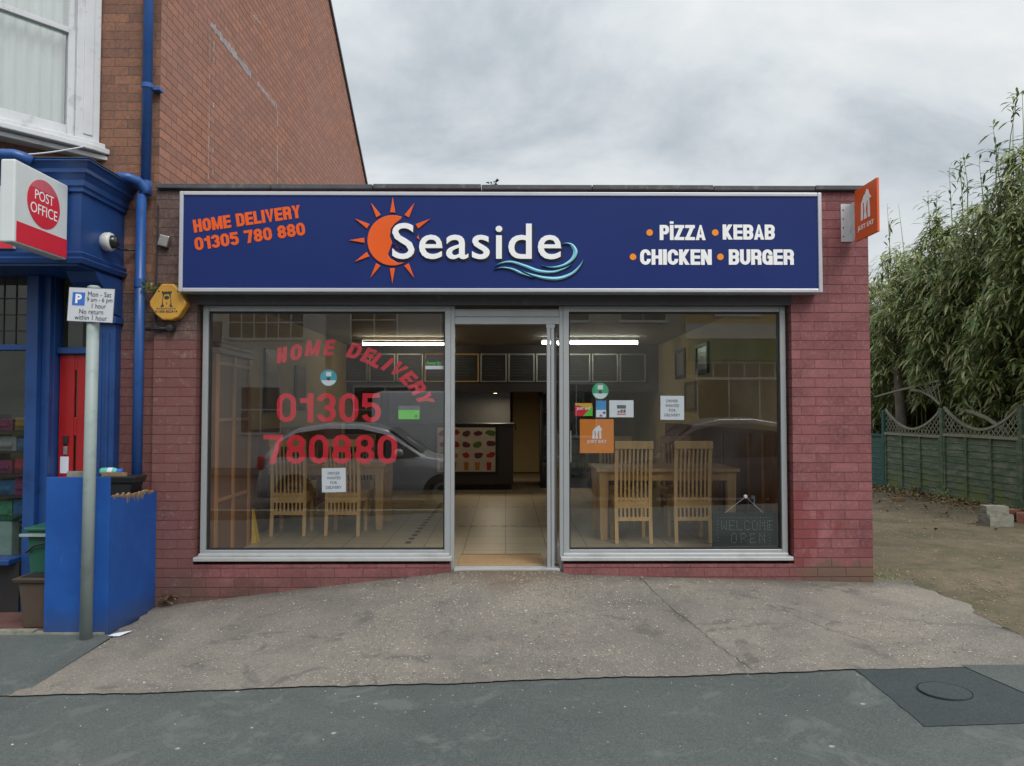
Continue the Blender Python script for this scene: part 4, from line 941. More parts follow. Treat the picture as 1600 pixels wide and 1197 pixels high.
# drinks fridge
fy = 6.9; fx0, fx1 = XX(846, fy, 680), XX(915, fy, 680)
t = thing('drinks_fridge', 'black drinks fridge with a red header behind the open door', 'fridge', ((fx0+fx1)/2, fy, 0))
obj('cabinet', MB().box((fx0, fy+.06, .0), (fx0+.05, fy+.65, 2.0)).box((fx1-.05, fy+.06, 0), (fx1, fy+.65, 2.0)).box((fx0+.05, fy+.6, 0), (fx1-.05, fy+.65, 2.0)).box((fx0+.05, fy+.06, 0), (fx1-.05, fy+.6, .2)), 'dark', t)
obj('header', MB().box((fx0, fy, 1.76), (fx1, fy+.059, 1.98)), 'fridge_red', t, bevel=.01)
obj('shelves', MB().box((fx0+.05, fy+.1, .55), (fx1-.05, fy+.6, .565)).box((fx0+.05, fy+.1, .95), (fx1-.05, fy+.6, .965)).box((fx0+.05, fy+.1, 1.35), (fx1-.05, fy+.6, 1.365)), 'steel', t)
obj('glass_door', MB().box((fx0+.02, fy+.03, .2), (fx1-.02, fy+.034, 1.755)), 'glass_dim', t)
bcols = [pm('drink_%d' % i, c_, .25) for i, c_ in enumerate([(.4, .02, .03), (.5, .25, .03), (.05, .15, .4), (.4, .42, .4), (.05, .3, .12), (.03, .02, .02)])]
for lv, z in enumerate((.2, .566, .966, 1.366)):
    for k in range(7):
        x = fx0+.09+k*(fx1-fx0-.18)/6; o = obj('drink_bottle', MB().lathe((x, fy+.2, z), [(.001, 0), (.03, .002), (.032, .16), (.012, .22), (.012, .25), (.001, .252)], 10), bcols[(k//2+lv*2) % 6], smooth=True)
        tag(o, 'small drink bottle in the fridge, shelf %s from the floor, place %s from the left' % (('one', 'two', 'three', 'four')[lv], ('one', 'two', 'three', 'four', 'five', 'six', 'seven')[k]), 'bottle', 'drinks in the fridge')
# back-right kitchen wall with dark units
obj('kitchen_partition', MB().box((XX(922, 7.0, 700), 6.95, 0), (1.85, 7.05, CZ)), 'counter', shop)
# strip lights
for a_, b_, py, mt, lb in ((565, 697, 537.5, 'tube', 'warm lit fluorescent tube on the ceiling behind the left window'), (845, 998, 535.5, 'tube_cool', 'cool lit fluorescent tube on the ceiling behind the door and right window')):
    Y_ = 5.3; p = U(a_, py, Y_); q = U(b_, py, Y_)
    t = thing('strip_light', lb, 'ceiling light', ((p.x+q.x)/2, Y_, CZ), 'ceiling strip lights'); obj('batten', MB().box((p.x, Y_-.03, CZ-.05), (q.x, Y_+.03, CZ-.001)), 'white_paint', t)
    obj('tube', MB().tube([(p.x+.02, Y_, p.z), (q.x-.02, Y_, p.z)], .022, 10), mt, t); obj('end_cap', MB().box((p.x, Y_-.02, p.z-.025), (p.x+.02, Y_+.02, CZ-.051)).box((q.x-.02, Y_-.02, p.z-.025), (q.x, Y_+.02, CZ-.051)), 'paper', t)
# pictures on the right wall
for (x0_, x1_, y0_, y1_, lb) in ((1056, 1071, 543, 590, 'small dark framed picture farthest along the right inner wall'), (1088, 1107, 533, 582, 'small dark framed picture highest on the right inner wall'), (1071, 1088, 595, 643, 'dark framed picture hanging lowest on the right inner wall')):
    p = UX(x0_, (y0_+y1_)/2, IRX-.01); q = UX(x1_, (y0_+y1_)/2, IRX-.01); za = 1.41+(640-y0_)*(q.y+6.9)/1200; zb = 1.41+(640-y1_)*(q.y+6.9)/1200
    t = thing('picture', lb, 'picture', (IRX, (p.y+q.y)/2, zb), 'framed pictures on the right inner wall'); ya, yb = sorted((p.y, q.y)); yb = min(yb, ya+.9)
    obj('frame', MB().box((IRX-.03, ya, zb), (IRX-.001, ya+.05, za)).box((IRX-.03, yb-.05, zb), (IRX-.001, yb, za)).box((IRX-.03, ya+.05, za-.05), (IRX-.001, yb-.05, za)).box((IRX-.03, ya+.05, zb), (IRX-.001, yb-.05, zb+.05)), 'dark', t)
    obj('picture_face', MB().box((IRX-.012, ya+.05, zb+.05), (IRX-.002, yb-.05, za-.05)), 'steel', t)
for (Y_, z_, w_, h_, lb) in ((2.3, 1.75, .5, .75, 'tall framed picture on the left inner wall, nearest the window'), (3.6, 1.7, .5, .6, 'framed picture on the left inner wall, second from the window')):
    t = thing('picture', lb, 'picture', (ILX, Y_, z_-h_/2), 'framed pictures on the left inner wall')
    obj('frame', MB().box((ILX+.001, Y_-w_/2, z_-h_/2), (ILX+.03, Y_+w_/2, z_+h_/2)), 'dark', t); obj('picture_face', MB().box((ILX+.031, Y_-w_/2+.05, z_-h_/2+.05), (ILX+.034, Y_+w_/2-.05, z_+h_/2-.05)), 'brown_wood', t)
t = thing('wet_floor_sign', 'yellow folding floor sign leaning beside the brown cupboard', 'floor sign', (ILX+.12, 1.3, 0))
obj('front_panel', MB().prism([(ILX+.13, 1.3, 0), (ILX+.185, 1.3, 0), (ILX+.135, 1.3, .36)], (0, .02, 0)), 'yellow', t)
obj('rear_panel', MB().prism([(ILX+.13, 1.42, 0), (ILX+.18, 1.42, 0), (ILX+.135, 1.34, .36)], (0, .02, 0)), 'yellow', t)

# ================================================================== POST OFFICE BUILDING
po = thing('post_office_building', 'tall red brick building with a blue post office shopfront', 'building', (-3.11, 0, 0))
GX = -3.112
e1 = UX(573, 295, GX); e2 = UX(513, 0, GX)
sl_ = (e2.z-e1.z)/(e2.y-e1.y); zr = lambda y: e1.z+(y-e1.y)*sl_
ridge_y = 4.2
gb = MB()
prof = [(GX, -.05, -.7), (GX, -.05, zr(ridge_y)-(ridge_y+.05)*.62), (GX, ridge_y, zr(ridge_y)), (GX, 11.6, zr(11.6)), (GX, 11.6, -.7)]
gb.prism([(GX-.28, y, z) for _, y, z in prof], (.28, 0, 0)); obj('gable_wall', gb, 'gable', po)
# verge
vg = MB()
for (ya, yb) in ((ridge_y, 11.9),): vg.prism([(GX-.3, ya, zr(ya)+.002), (GX-.3, yb, zr(yb)+.002), (GX-.3, yb, zr(yb)+.08), (GX-.3, ya, zr(ya)+.08)], (.335, 0, 0))
obj('roof_verge', vg, 'slate', po)
obj('roof', MB().prism([(-9, ridge_y, zr(ridge_y)+.08), (-9, 11.9, zr(11.9)+.08), (-9, 11.9, zr(11.9)+.16), (-9, ridge_y, zr(ridge_y)+.16)], (5.9, 0, 0)).prism([(-9, -.3, zr(ridge_y)-2.9), (-9, ridge_y, zr(ridge_y)+.08), (-9, ridge_y, zr(ridge_y)+.16), (-9, -.3, zr(ridge_y)-2.8)], (5.9, 0, 0)), 'slate', po)
zgf = ZZ(403, -.75)                                # underside of fascia
frontz = prof[1][2]
obj('front_wall', MB().box((GX-.281, -.052, 2.45), (GX, -.0502, frontz)).box((-3.63, -.052, 2.45), (GX-.281, .2, frontz)).box((-9, -.052, zgf+.0), (-3.63, .2, frontz)), 'po_brick', po)
obj('lower_front_wall', MB().box((GX-.281, -.052, -.7), (GX, -.0501, 2.449)).box((-3.63, -.052, -.7), (GX-.281, .2, 2.449)), 'paint_brick', po)
# old chase lines of mortar left on the gable
def gp(px, py): q = UX(px, py, GX); return Vector((GX, q.y, q.z))
ch_ = MB()
def gline(a, b, w_, dash=None):
    a = gp(*a); b = gp(*b); n = 26 if dash else 6
    for k in range(n):
        if dash and random.random() > dash: continue
        p = a.lerp(b, k/n); q = a.lerp(b, (k+.9)/n); u = (q-p).normalized(); s_ = Vector((0, -u.z, u.y))*w_*random.uniform(.5, 1)/2
        ch_.add([p-s_+Vector((.003, 0, 0)), q-s_+Vector((.003, 0, 0)), q+s_+Vector((.003, 0, 0)), p+s_+Vector((.003, 0, 0))], [(0, 1, 2, 3)])
gline((328, 37), (325, 290), .022, .8); gline((334, 64), (332, 292), .040, .5); gline((329, 37), (392, 118), .10, 1.0); gline((402, 130), (433, 168), .07, .9); gline((433, 170), (433, 292), .05, .85); gline((392, 20), (407, 38), .03, .8)
obj('mortar_scar', ch_, pm('old_mortar', (.42, .36, .36), .9, .35, 12), po)
# blue shopfront
A = -.75; XE = -3.41
def molding(name, prof_, xe, yfr, mat='po_blue'):
    """profile (projection, z) run along the front and the right return"""
    mb = MB(); vs = []; n = len(prof_)
    for x, y, kx, ky in ((-9, yfr, 0, -1), (xe, yfr, 1, -1), (xe, -.053, 1, 0)):
        for p, z in prof_: vs.append((x+kx*p, y+ky*p, z))
    fs_ = []
    for r_ in range(2):
        for k in range(n-1): fs_.append((r_*n+k, r_*n+k+1, (r_+1)*n+k+1, (r_+1)*n+k))
    vs += [(-9, -.053, prof_[-1][1]), (xe, -.053, prof_[-1][1]), (-9, -.053, prof_[0][1]), (xe, -.053, prof_[0][1])]; q = 3*n
    fs_ += [(n-1, q, q+1, 3*n-1, 2*n-1), (0, n, 2*n, q+3, q+2)]
    return obj(name, mb.add(vs, fs_), mat, po, norm=True)
zt = U(138, 247, -.86).z; zc1 = U(128, 300, A).z; zf0 = U(123, 392, A).z; zf1 = zf0-.10
molding('cornice', [(.0, zc1), (.02, zc1), (.02, zc1+.03), (.035, zc1+.045), (.035, zc1+.09), (.06, zc1+.13), (.075, zc1+.14), (.075, zc1+.17), (.10, zc1+.21), (.12, zc1+.225), (.12, zt-.02), (.10, zt)], XE, A)
obj('added_bounce_cover', MB().prism([(-9, A-.11, zt+.003), (XE+.11, A-.11, zt+.003), (XE+.11, -.053, zt+.003), (-9, -.053, zt+.003)], (0, 0, .006)), 'coping', po)  # unseen grey sheet added to cut blue bounce onto the bay sill
obj('fascia', MB().box((-9, A, zf0), (XE, -.053, zc1)), 'po_blue', po)
molding('lower_moulding', [(0, zf1), (.02, zf1), (.035, zf1+.035), (.02, zf1+.05), (.03, zf0-.02), (0, zf0)], XE, A)
obj('soffit', MB().box((-9, A, zf1-.02), (XE-.02, -.053, zf1)), 'po_blue', po)
# console, pilaster and frame
pl0, pl1 = -3.66, -3.42
obj('pilaster', MB().box((pl0, -.16, -.3), (pl1, -.053, zf1-.34)).box((pl0-.01, -.19, -.3), (pl1+.015, -.053, .0)).box((pl0-.015, -.20, zf1-.42), (pl1+.02, -.053, zf1-.36)), 'po_blue', po, bevel=.006)
obj('console', MB().prism([(pl0, -.054, zf1-.36), (pl0, -.2, zf1-.34), (pl0, -.28, zf1-.2), (pl0, -.45, zf1-.1), (pl0, -.52, zf1-.021), (pl0, -.054, zf1-.021)], (pl1-pl0+.01, 0, 0)), 'po_blue', po, bevel=.006)
fl = MB()
for k in range(3): fl.box((pl0+.04+k*.06, -.168, .05), (pl0+.07+k*.06, -.159, zf1-.5))
obj('pilaster_flutes', fl, 'po_blue', po, bevel=.004)
ZTR = ZZ(544, -.25)
DX0, DX1 = XX(94, -.1, 700), pl0
WX1 = XX(41, -.28, 700)
obj('shopfront_frame', MB().box((WX1, -.32, -.3), (WX1+.10, -.2, zf1-.02)).box((WX1+.10, -.26, -.3), (WX1+.17, -.1, zf1-.02)).box((DX0-.09, -.20, -.3), (DX0-.01, -.06, zf1-.02)).box((-9, -.31, ZTR-.025), (WX1, -.22, ZTR+.025)).box((DX0-.01, -.17, ZTR-.045), (DX1, -.08, ZTR+.01)).box((WX1+.17, -.15, -.3), (DX0-.09, -.1, zf1-.02)), 'po_blue', po, bevel=.006)
dz1 = ZTR-.05
rd = obj('door', MB().box((DX0, -.13, -.28), (DX0+.13, -.09, dz1)).box((DX1-.1, -.13, -.28), (DX1-.001, -.09, dz1)).box((DX0+.13, -.128, dz1-.14), (DX1-.1, -.09, dz1)).box((DX0+.13, -.128, .45), (DX1-.1, -.09, .62)).box((DX0+.13, -.128, -.28), (DX1-.1, -.09, 0)).box((DX0+.13, -.128, 1.18), (DX1-.1, -.09, 1.34)), 'red_door', po, bevel=.004)
obj('door_pane', MB().box((DX0+.1, -.112, -.02), (DX1-.08, -.108, dz1-.1)), 'glass_dim', rd, local=False)
q = U(100, 727, -.135); obj('door_label', MB().box((q.x-.035, -.134, q.z-.07), (q.x+.038, -.131, q.z+.075)), 'paper', rd)
q = U(103, 688, -.135); obj('handle', MB().box((q.x-.02, -.15, q.z-.035), (q.x+.02, -.131, q.z+.04)), 'dark', rd, bevel=.006)
q = U(102, 704, -.135); obj('lock_plate', MB().box((q.x-.018, -.139, q.z-.035), (q.x+.018, -.131, q.z+.035)), 'steel', rd, bevel=.003)
# window panes with leaded transom, riser and sill
obj('window_pane', MB().add([(-9, -.26, .02), (WX1, -.26, .02), (WX1, -.26, ZTR), (-9, -.26, ZTR)], [(0, 1, 2, 3)]), 'glass_dim', po)
obj('transom_pane', MB().add([(-9, -.26, ZTR), (WX1, -.26, ZTR), (WX1, -.26, zf1), (-9, -.26, zf1)], [(0, 1, 2, 3)]).add([(DX0, -.12, ZTR), (DX1, -.12, ZTR), (DX1, -.12, zf1), (DX0, -.12, zf1)], [(0, 1, 2, 3)]), 'glass_dim', po)
ld_ = MB()
for k in range(14): x = WX1-.02-k*.105; ld_.box((x, -.268, ZTR), (x+.008, -.262, zf1))
for k in range(1, 4): ld_.box((-5.5, -.27, ZTR+k*.14), (WX1, -.2605, ZTR+k*.14+.008))
obj('leading', ld_, 'dark', po)
zs = ZZ(872, -.4)
obj('stall_riser', MB().box((-9, -.34, -.3), (WX1+.0, -.24, zs-.03)), 'dark', po)
obj('window_sill', MB().box((-9, -.45, zs-.05), (WX1-.02, -.22, zs)), 'po_blue', po, bevel=.01)
obj('shop_interior', MB().box((-9, 1.6, -.3), (-3.3, 1.7, zf1)).box((-9, -.05, zf1), (-3.66, 1.7, zf1+.03)).box((-3.66, -.05, -.3), (-3.56, 1.7, zf1)), pm('olive_wall', (.20, .19, .09), .8), po)
# display shelves with stock
t = thing('display_shelf', 'shelf unit full of packets behind the post office window', 'shelf unit', (-4.6, .2, -.3))
sm = MB()
lev = [ZZ(y_, .1) for y_ in (870, 812, 772, 738, 704, 672, 640)]
for z in lev: sm.box((-5.4, .0, z-.012), (-4.24, .45, z))
obj('shelves', sm, 'dark', t); obj('upright', MB().box((-4.24, .0, -.3), (-4.22, .45, lev[-1])).box((-5.42, 0, -.3), (-5.4, .45, lev[-1])), 'dark', t)
pc = [pm('packet_%d' % i, c_, .3, .2, 30) for i, c_ in enumerate([(.40, .02, .04), (.05, .05, .28), (.06, .25, .14), (.30, .30, .32), (.35, .20, .03), (.22, .02, .10), (.03, .13, .30)])]
nm_ = ('lowest', 'second', 'third', 'fourth', 'fifth', 'topmost'); nk_ = ('nearest the blue mullion', 'second from the mullion', 'third from the mullion', 'fourth from the mullion', 'fifth from the mullion')
for i in range(6):
    x = -4.26
    for k in range(5):
        w_ = random.uniform(.13, .17); h_ = random.uniform(.6, .93)*(lev[i+1]-lev[i]-.02); r_ = random.randrange(7)
        o = obj('packet', MB().box((x-w_, .03+random.uniform(0, .04), lev[i]+.001), (x, .28, lev[i]+h_)).box((x-w_+.02, .025, lev[i]+h_*.35), (x-.02, .03, lev[i]+h_*.6)), [pc[r_]], bevel=.01)
        tag(o, '%s shiny packet on the %s shelf, %s' % (('red', 'navy', 'green', 'silver', 'amber', 'purple', 'blue')[r_], nm_[i], nk_[k]), 'packet', 'packets on the post office shelves'); x -= w_+.012
a = U(-20, 812, -.12); b = U(22, 872, -.12)
t = thing('glass_crate', 'pale translucent box leaning inside the post office window', 'box', ((a.x+b.x)/2, -.1, b.z)); obj('box', MB().box((a.x, -.16, b.z), (b.x, -.05, a.z)), pm('pale_plastic', (.30, .40, .38), .25), t, bevel=.01); obj('rim', MB().box((a.x-.01, -.17, a.z), (b.x+.01, -.04, a.z+.02)), 'green_plastic', t)
# canted bay window upstairs
B0 = Vector((-3.66, -.054, 0)); B1 = Vector((-4.36, -.90, 0)); B2 = Vector((-6.0, -.90, 0))
zb_ = 3.69+.10; ztop = 6.6
bay = obj('bay_window', MB().prism([(-3.55, -.053, zb_-.10), (-3.62, -.20, zb_-.10), (-4.30, -1.0, zb_-.10), (-6.1, -1.0, zb_-.10), (-6.1, -.053, zb_-.10)], (0, 0, .05)).prism([(-3.59, -.053, zb_-.05), (-3.65, -.15, zb_-.05), (-4.33, -.96, zb_-.05), (-6.1, -.96, zb_-.05), (-6.1, -.053, zb_-.05)], (0, 0, .05)).prism([(-3.57, -.053, zb_-.15), (-3.63, -.12, zb_-.15), (-4.34, -.95, zb_-.15), (-6.1, -.95, zb_-.15), (-6.1, -.053, zb_-.15)], (0, 0, .045)), 'white_paint', po, bevel=.008)
du = (B1-B0).normalized(); dn = Vector((-du.y, du.x, 0)); dn = -dn if dn.x < 0 else dn
L_ = (B1-B0).length
FM = Matrix(((du.x, dn.x, 0), (du.y, dn.y, 0), (0, 0, 1))).to_4x4(); FM.translation = B0
FMi = Matrix.Translation((0, 0, 0))
def bb(mb, u0, u1, n0, n1, z0, z1): return mb.box((u0, n0, z0), (u1, n1, z1), mat=FM)
jm = MB(); bb(jm, 0, .20, -.08, .03, zb_, ztop); bb(jm, L_-.15, L_, -.08, .03, zb_, ztop); bb(jm, .06, .14, .03, .04, zb_+.05, ztop)
obj('bay_jamb', jm, 'white_paint', po, bevel=.006)
zmid = U(60, 20, -.5).z
sh_ = MB(); bb(sh_, .20, .26, -.05, .0, zb_, zmid); bb(sh_, L_-.21, L_-.15, -.05, .0, zb_, zmid); bb(sh_, .26, L_-.21, -.049, .0, zb_, zb_+.10); bb(sh_, .26, L_-.21, -.049, .01, zmid-.05, zmid+.0)
bb(sh_, .20, .245, -.07, -.03, zmid, ztop); bb(sh_, L_-.195, L_-.15, -.07, -.03, zmid, ztop)
obj('sash', sh_, 'white_paint', po, bevel=.005)
gpn = MB(); bb(gpn, .24, L_-.19, -.035, -.032, zb_+.08, ztop); obj('sash_pane', gpn, 'glass', po)
cu_ = MB(); vs = []; 
for i in range(41):
    u = lerp(.2, L_-.15, i/40); p = FM @ Vector((u, -.13-.018*math.sin(i*1.25)-.01*math.sin(i*2.9), 0)); vs += [(p.x, p.y, zb_), (p.x, p.y, ztop)]
cu_.add(vs, [(2*i, 2*i+2, 2*i+3, 2*i+1) for i in range(40)]); obj('net_curtain', cu_, 'curtain', po, smooth=True)
obj('bay_core', MB().prism([(-4.30, -.3, zb_), (-4.62, -.88, zb_), (-6.0, -.88, zb_), (-6.0, -.3, zb_)], (0, 0, ztop-zb_)), 'white_paint', po)
obj('bay_base', MB().prism([(-3.68, -.053, zt-.0), (-4.36, -.7, zt), (-6.0, -.7, zt), (-6, -.053, zt)], (0, 0, zb_-.152-zt)), 'po_brick', po)
# white cable
cb_ = MB().tube([U(35+k*11, 241.5-.0*k-((k/9)**1.6)*13, -.75) for k in range(10)], .006, 6)
tag(obj('cable', cb_, 'paper'), 'thin white cable sagging beneath the upstairs bay sill', 'cable')

# drainpipes
ppx = XX(230, -.13, 150)
t = thing('drainpipe', 'blue cast iron drainpipe running down the brick corner', 'drainpipe', (ppx, -.13, -.2))
e0 = U(230, 292, -.13); lo = XX(217, -.16, 500)
obj('upper_pipe', MB().tube([(ppx, -.13, 8), (ppx, -.13, e0.z)], .042, 14), 'pipe_blue', t, smooth=True)
obj('collar', MB().tube([(ppx, -.13, ZZ(140, -.13)), (ppx, -.13, ZZ(133, -.13))], .050, 14), 'pipe_blue', t)
obj('bracket', MB().box((ppx+.03, -.13, ZZ(142, -.13)), (ppx+.11, -.052, ZZ(137, -.13))), 'pipe_blue', t)
arm = [U(183, 276, -.30), U(200, 277, -.28), U(215, 283, -.22), U(226, 296, -.15), U(229, 303, -.14)]
obj('elbow', MB().tube(arm, .042, 14), 'pipe_blue', t, smooth=True); obj('shoe', MB().tube([(ppx, -.13, e0.z+.05), (ppx+.0, -.13, e0.z-.07)], .050, 14), 'pipe_blue', t)
obj('lower_pipe', MB().tube([(lo, -.15, ZZ(306, -.15)), (lo, -.15, ZZ(790, -.15))], .043, 14), 'pipe_blue', t, smooth=True)
cl = MB()
for py in (444,): cl.tube([(lo, -.15, ZZ(py-7, -.15)), (lo, -.15, ZZ(py+6, -.15))], .051, 14)
obj('collar', cl, 'pipe_blue', t)
tag(obj('gutter_pipe', MB().tube([U(-60, 240, -.93), U(0, 241, -.93), U(22, 241.5, -.93), U(34, 245, -.9), U(50, 252, -.86)], .042, 12), 'pipe_blue', smooth=True), 'horizontal blue pipe lying on top of the post office cornice', 'pipe')

# post office projecting sign
PXX = -3.50
n0 = UX(24, 248, PXX); f0 = UX(103, 288, PXX); zt_ = (n0.z+f0.z)/2; zb2 = (UX(20, 377.5, PXX).z+UX(102, 405.5, PXX).z)/2
y0_, y1_ = n0.y, A-.03
t = thing('post_office_sign', 'white projecting box sign with red oval reading POST OFFICE', 'sign', (PXX, A, zb2))
obj('box', MB().box((PXX-.105, y0_, zb2), (PXX, y1_, zt_)), pm('sign_box_white', (.66, .70, .70), .4, .05, 4), t, bevel=.012)
obj('bracket', MB().box((PXX-.07, y1_, zt_-.12), (PXX-.03, A, zt_-.06)).box((PXX-.07, y1_, zb2+.06), (PXX-.03, A, zb2+.12)), 'steel', t)
FR = Matrix(((0, -1, 0), (1, 0, 0), (0, 0, 1)))     # text readable from +x, running towards +y
face = lambda u, v: Vector((PXX, lerp(y0_, y1_, u), lerp(zb2, zt_, v)))
HH = zt_-zb2; WWd = y1_-y0_
dc = face(.52, .60); obj('red_oval', MB().disc((PXX+.001, dc.y, dc.z), .205, .002, 'x', 40, ry=.182), 'red_sign', t)
pk = [Vector((PXX+.0035, dc.y+.205*math.cos(a_), dc.z+.182*math.sin(a_))) for a_ in [R(32+k*(148-32)/16) for k in range(17)]]
obj('pale_cap', MB().prism(pk, (.0008, 0, 0)), pm('sign_pink', (.62, .11, .15), .4), t)
obj('red_band', MB().box((PXX+.001, lerp(y0_, y1_, .04), zb2+.012), (PXX+.003, lerp(y0_, y1_, .985), zb2+HH*.265)), 'red_sign', t)
text('lettering', 'POST', (PXX+.0055, dc.y, dc.z+.052), .235, .075, 'white', t, .0, face=FR, depth=.001)
text('lettering', 'OFFICE', (PXX+.0055, dc.y+.0, dc.z-.052), .335, .078, 'white', t, .0, face=FR, depth=.001)
t = thing('fascia_board', 'white and red board on the post office fascia at the picture edge', 'sign', (-4.6, A, zb2))
q = U(21, 388, A-.03); obj('panel', MB().box((-8, A-.03, q.z), (q.x, A-.001, q.z+.55)), 'paper', t); obj('red_strip', MB().box((-8, A-.034, q.z), (q.x-.002, A-.0305, q.z+.06)), 'red_sign', t)
# dome camera
q = U(163, 378, -.40); q = UX(161, 378, XE)
t = thing('security_camera', 'white dome security camera with smoked lens on the blue fascia end', 'camera', q)
obj('mount', MB().lathe(q, [(.065, 0), (.078, .02), (.080, .06), (.070, .08), (.001, .08)], 24, 'x'), pm('camera_white', (.6, .6, .58), .4), t, smooth=True)
obj('dome', MB().lathe(q+Vector((.08, 0, 0)), [(.058, 0), (.052, .028), (.034, .048), (.001, .056)], 20, 'x'), pm('smoked_dome', (.02, .025, .025), .1), t, smooth=True)
tag(obj('cable', MB().tube([U(178, 384, -.30), U(186, 389, -.2), U(200, 391, -.12), U(212, 390, -.09)], .010, 8), 'dark'), 'short dark cable between the dome camera and the drainpipe', 'cable')
# junction box and drooping cable
q = U(259, 378, FY)
t = thing('junction_box', 'small grey junction box screwed to the dark brick left of the fascia', 'junction box', q)
rm = Matrix.Translation(q) @ Matrix.Rotation(R(14), 4, 'Y')
obj('lid', MB().box((-.045, -.055, -.05), (.045, -.001, .05), mat=rm), 'steel', t, bevel=.008)
tag(obj('cable', MB().tube([U(247, 320, FY-.012), U(246, 380, FY-.012), U(244, 440, FY-.012), U(243, 500, FY-.012), U(250, 512, FY-.02)], .006, 6), 'dark'), 'thin black cable down the brick pier beside the alarm box', 'cable')
# alarm box
q = U(262, 471, FY-.10)
t = thing('alarm_box', 'weathered yellow hexagonal burglar alarm with a black tower emblem', 'alarm box', (q.x, FY, q.z))
ka = (FY-.10+6.9)/1200
hexp = [(-10, 28), (8, 28), (16, 20), (29, -2), (27, -8), (16, -25), (6, -29), (-8, -29), (-18, -21), (-28, -7), (-29, 0), (-14, 23)]
obj('casing', MB().prism([(q.x+x*ka, FY-.10, q.z+z*ka) for x, z in hexp], (0, .098, 0)), 'alarm', t, bevel=.012)
tw = MB()
def twr(pts): tw.prism([(q.x+(x-1.5)*ka, FY-.102, q.z+z*ka) for x, z in pts], (0, .003, 0))
twr([(-7.5, 16), (-5, 16), (-5, 15), (-2.5, 15), (-2.5, 16), (0, 16), (0, 15), (2.5, 15), (2.5, 16), (5, 16), (5, 15), (6, 16), (7.5, 16), (7.5, 12.5), (6, 11.5), (-6, 11.5), (-7.5, 12.5)])
twr([(-6, 11.5), (-3.5, 11.5), (-6, 5), (-6, -3), (-4, -8), (-10, -9), (-7.5, -5)]); twr([(3.5, 11.5), (6, 11.5), (7.5, -5), (10, -9), (4, -8), (6, -3), (6, 5)])
tw.disc((q.x-1.5*ka, FY-.1025, q.z+6*ka), 4.0*ka, .003, ry=2.8*ka, n=16); twr([(-.5, -1), (.5, -1), (.5, -5), (-.5, -5)])
obj('emblem', tw, 'ink', t); text('lettering', '01305 822914', (q.x-.01, FY-.1025, q.z-15.8*ka), 34*ka, 3.6*ka, 'ink', t, .01); mk_ = MB()
for k in range(9): mk_.box((q.x-.01+(-15+k*3.4)*ka, FY-.1025, q.z-12*ka), (q.x-.01+(-12.8+k*3.4)*ka, FY-.1012, q.z-(10+.5*(k % 2))*ka))
obj('worn_print', mk_, 'ink_grey', t)
sc_ = MB()
for x, z in ((17, 16), (-15, 16)): sc_.disc((q.x+x*ka*.92, FY-.103, q.z+z*ka), .006, .004, n=10)
obj('screw', sc_, 'dark', t)
q2 = U(268, 513, FY-.03); t = thing('pipe_fitting', 'black pipe bracket under the alarm box', 'bracket', q2)
obj('arm', MB().tube([U(228, 514, -.14), q2], .016, 10), 'black_plastic', t, smooth=True); obj('joint', MB().lathe(q2, [(.001, -.05), (.03, -.045), (.034, 0), (.03, .03)], 12, 'y'), 'black_plastic', t)
def leafclump(name, label, c, n, r, L, mat, cat='weed', flat=.6):
    mb = MB()
    for i in range(n):
        a_ = random.uniform(0, 2*math.pi); e_ = random.uniform(-.2, 1.1); d = Vector((math.cos(a_)*math.cos(e_), math.sin(a_)*math.cos(e_)*flat-.2, math.sin(e_))).normalized()
        p = Vector(c)+d*random.uniform(.1, 1)*r; l = L*random.uniform(.6, 1.2); s_ = d.cross(Vector((0, 0, 1))); s_ = (s_ if s_.length > .01 else Vector((1, 0, 0))).normalized()*l*.28; tip = p+d*l+Vector((0, 0, -.3*l))
        m_ = p+d*l*.5+Vector((0, 0, .08*l)); mb.add([p, m_+s_, tip, m_-s_], [(0, 1, 2, 3)])
        mb.tube([Vector(c), p], .0015, 4, caps=False)
    return tag(obj(name, mb, mat, norm=False), label, cat)
leafclump('weed', 'small green weed sprouting from the wall beside the alarm box', U(236, 452, FY-.04), 34, .07, .045, LEAF[0])
leafclump('weed', 'dark dead weed on the parapet above the fascia sign', U(771, 291, .0), 14, .05, .05, 'dark')
leafclump('weed', 'dead weed tuft at the shop wall foot near the blue hoarding', U(262, 938, FY-.03), 40, .06, .04, 'dry_leaf')
leafclump('weed', 'tiny dark weed at the foot of the left riser', U(636, 904, FY-.02), 10, .02, .02, 'dark')

# projecting sign on the right
jx = 3.10; jy0, jy1 = -.57, -.165; jz0, jz1 = 2.895, 3.350
t = thing('projecting_sign', 'square orange projecting sign with white house emblem on the right corner', 'sign', (jx, FY, jz0))
obj('panel', MB().box((jx, jy0, jz0), (jx+.02, jy1, jz1)), 'jet_orange2', t, bevel=.002)
br_ = MB().box((jx-.10, FY-.008, jz0+.015), (jx+.0, FY-.001, jz1-.10)).box((jx-.012, jy1+.0, jz0+.015), (jx-.003, FY-.0085, jz1-.10))
brk = obj('bracket', br_, 'white_paint', t)
bo = MB()
for k in range(4): bo.disc((jx-.08, FY-.012, jz0+.06+k*.08), .006, .004, n=8)
obj('bolt', bo, 'dark', t)
FLf = Matrix(((0, 1, 0), (-1, 0, 0), (0, 0, 1)))      # facing -x, reading towards -y
cj = Vector((jx-.004, (jy0+jy1)/2, (jz0+jz1)/2+.055)); obj('emblem', house_logo(cj, .25, FLf, .002), 'white', t)
text('lettering', 'JUST EAT', (jx-.004, (jy0+jy1)/2, jz0+.095), .30, .052, 'white', t, .02, face=FLf, depth=.002)

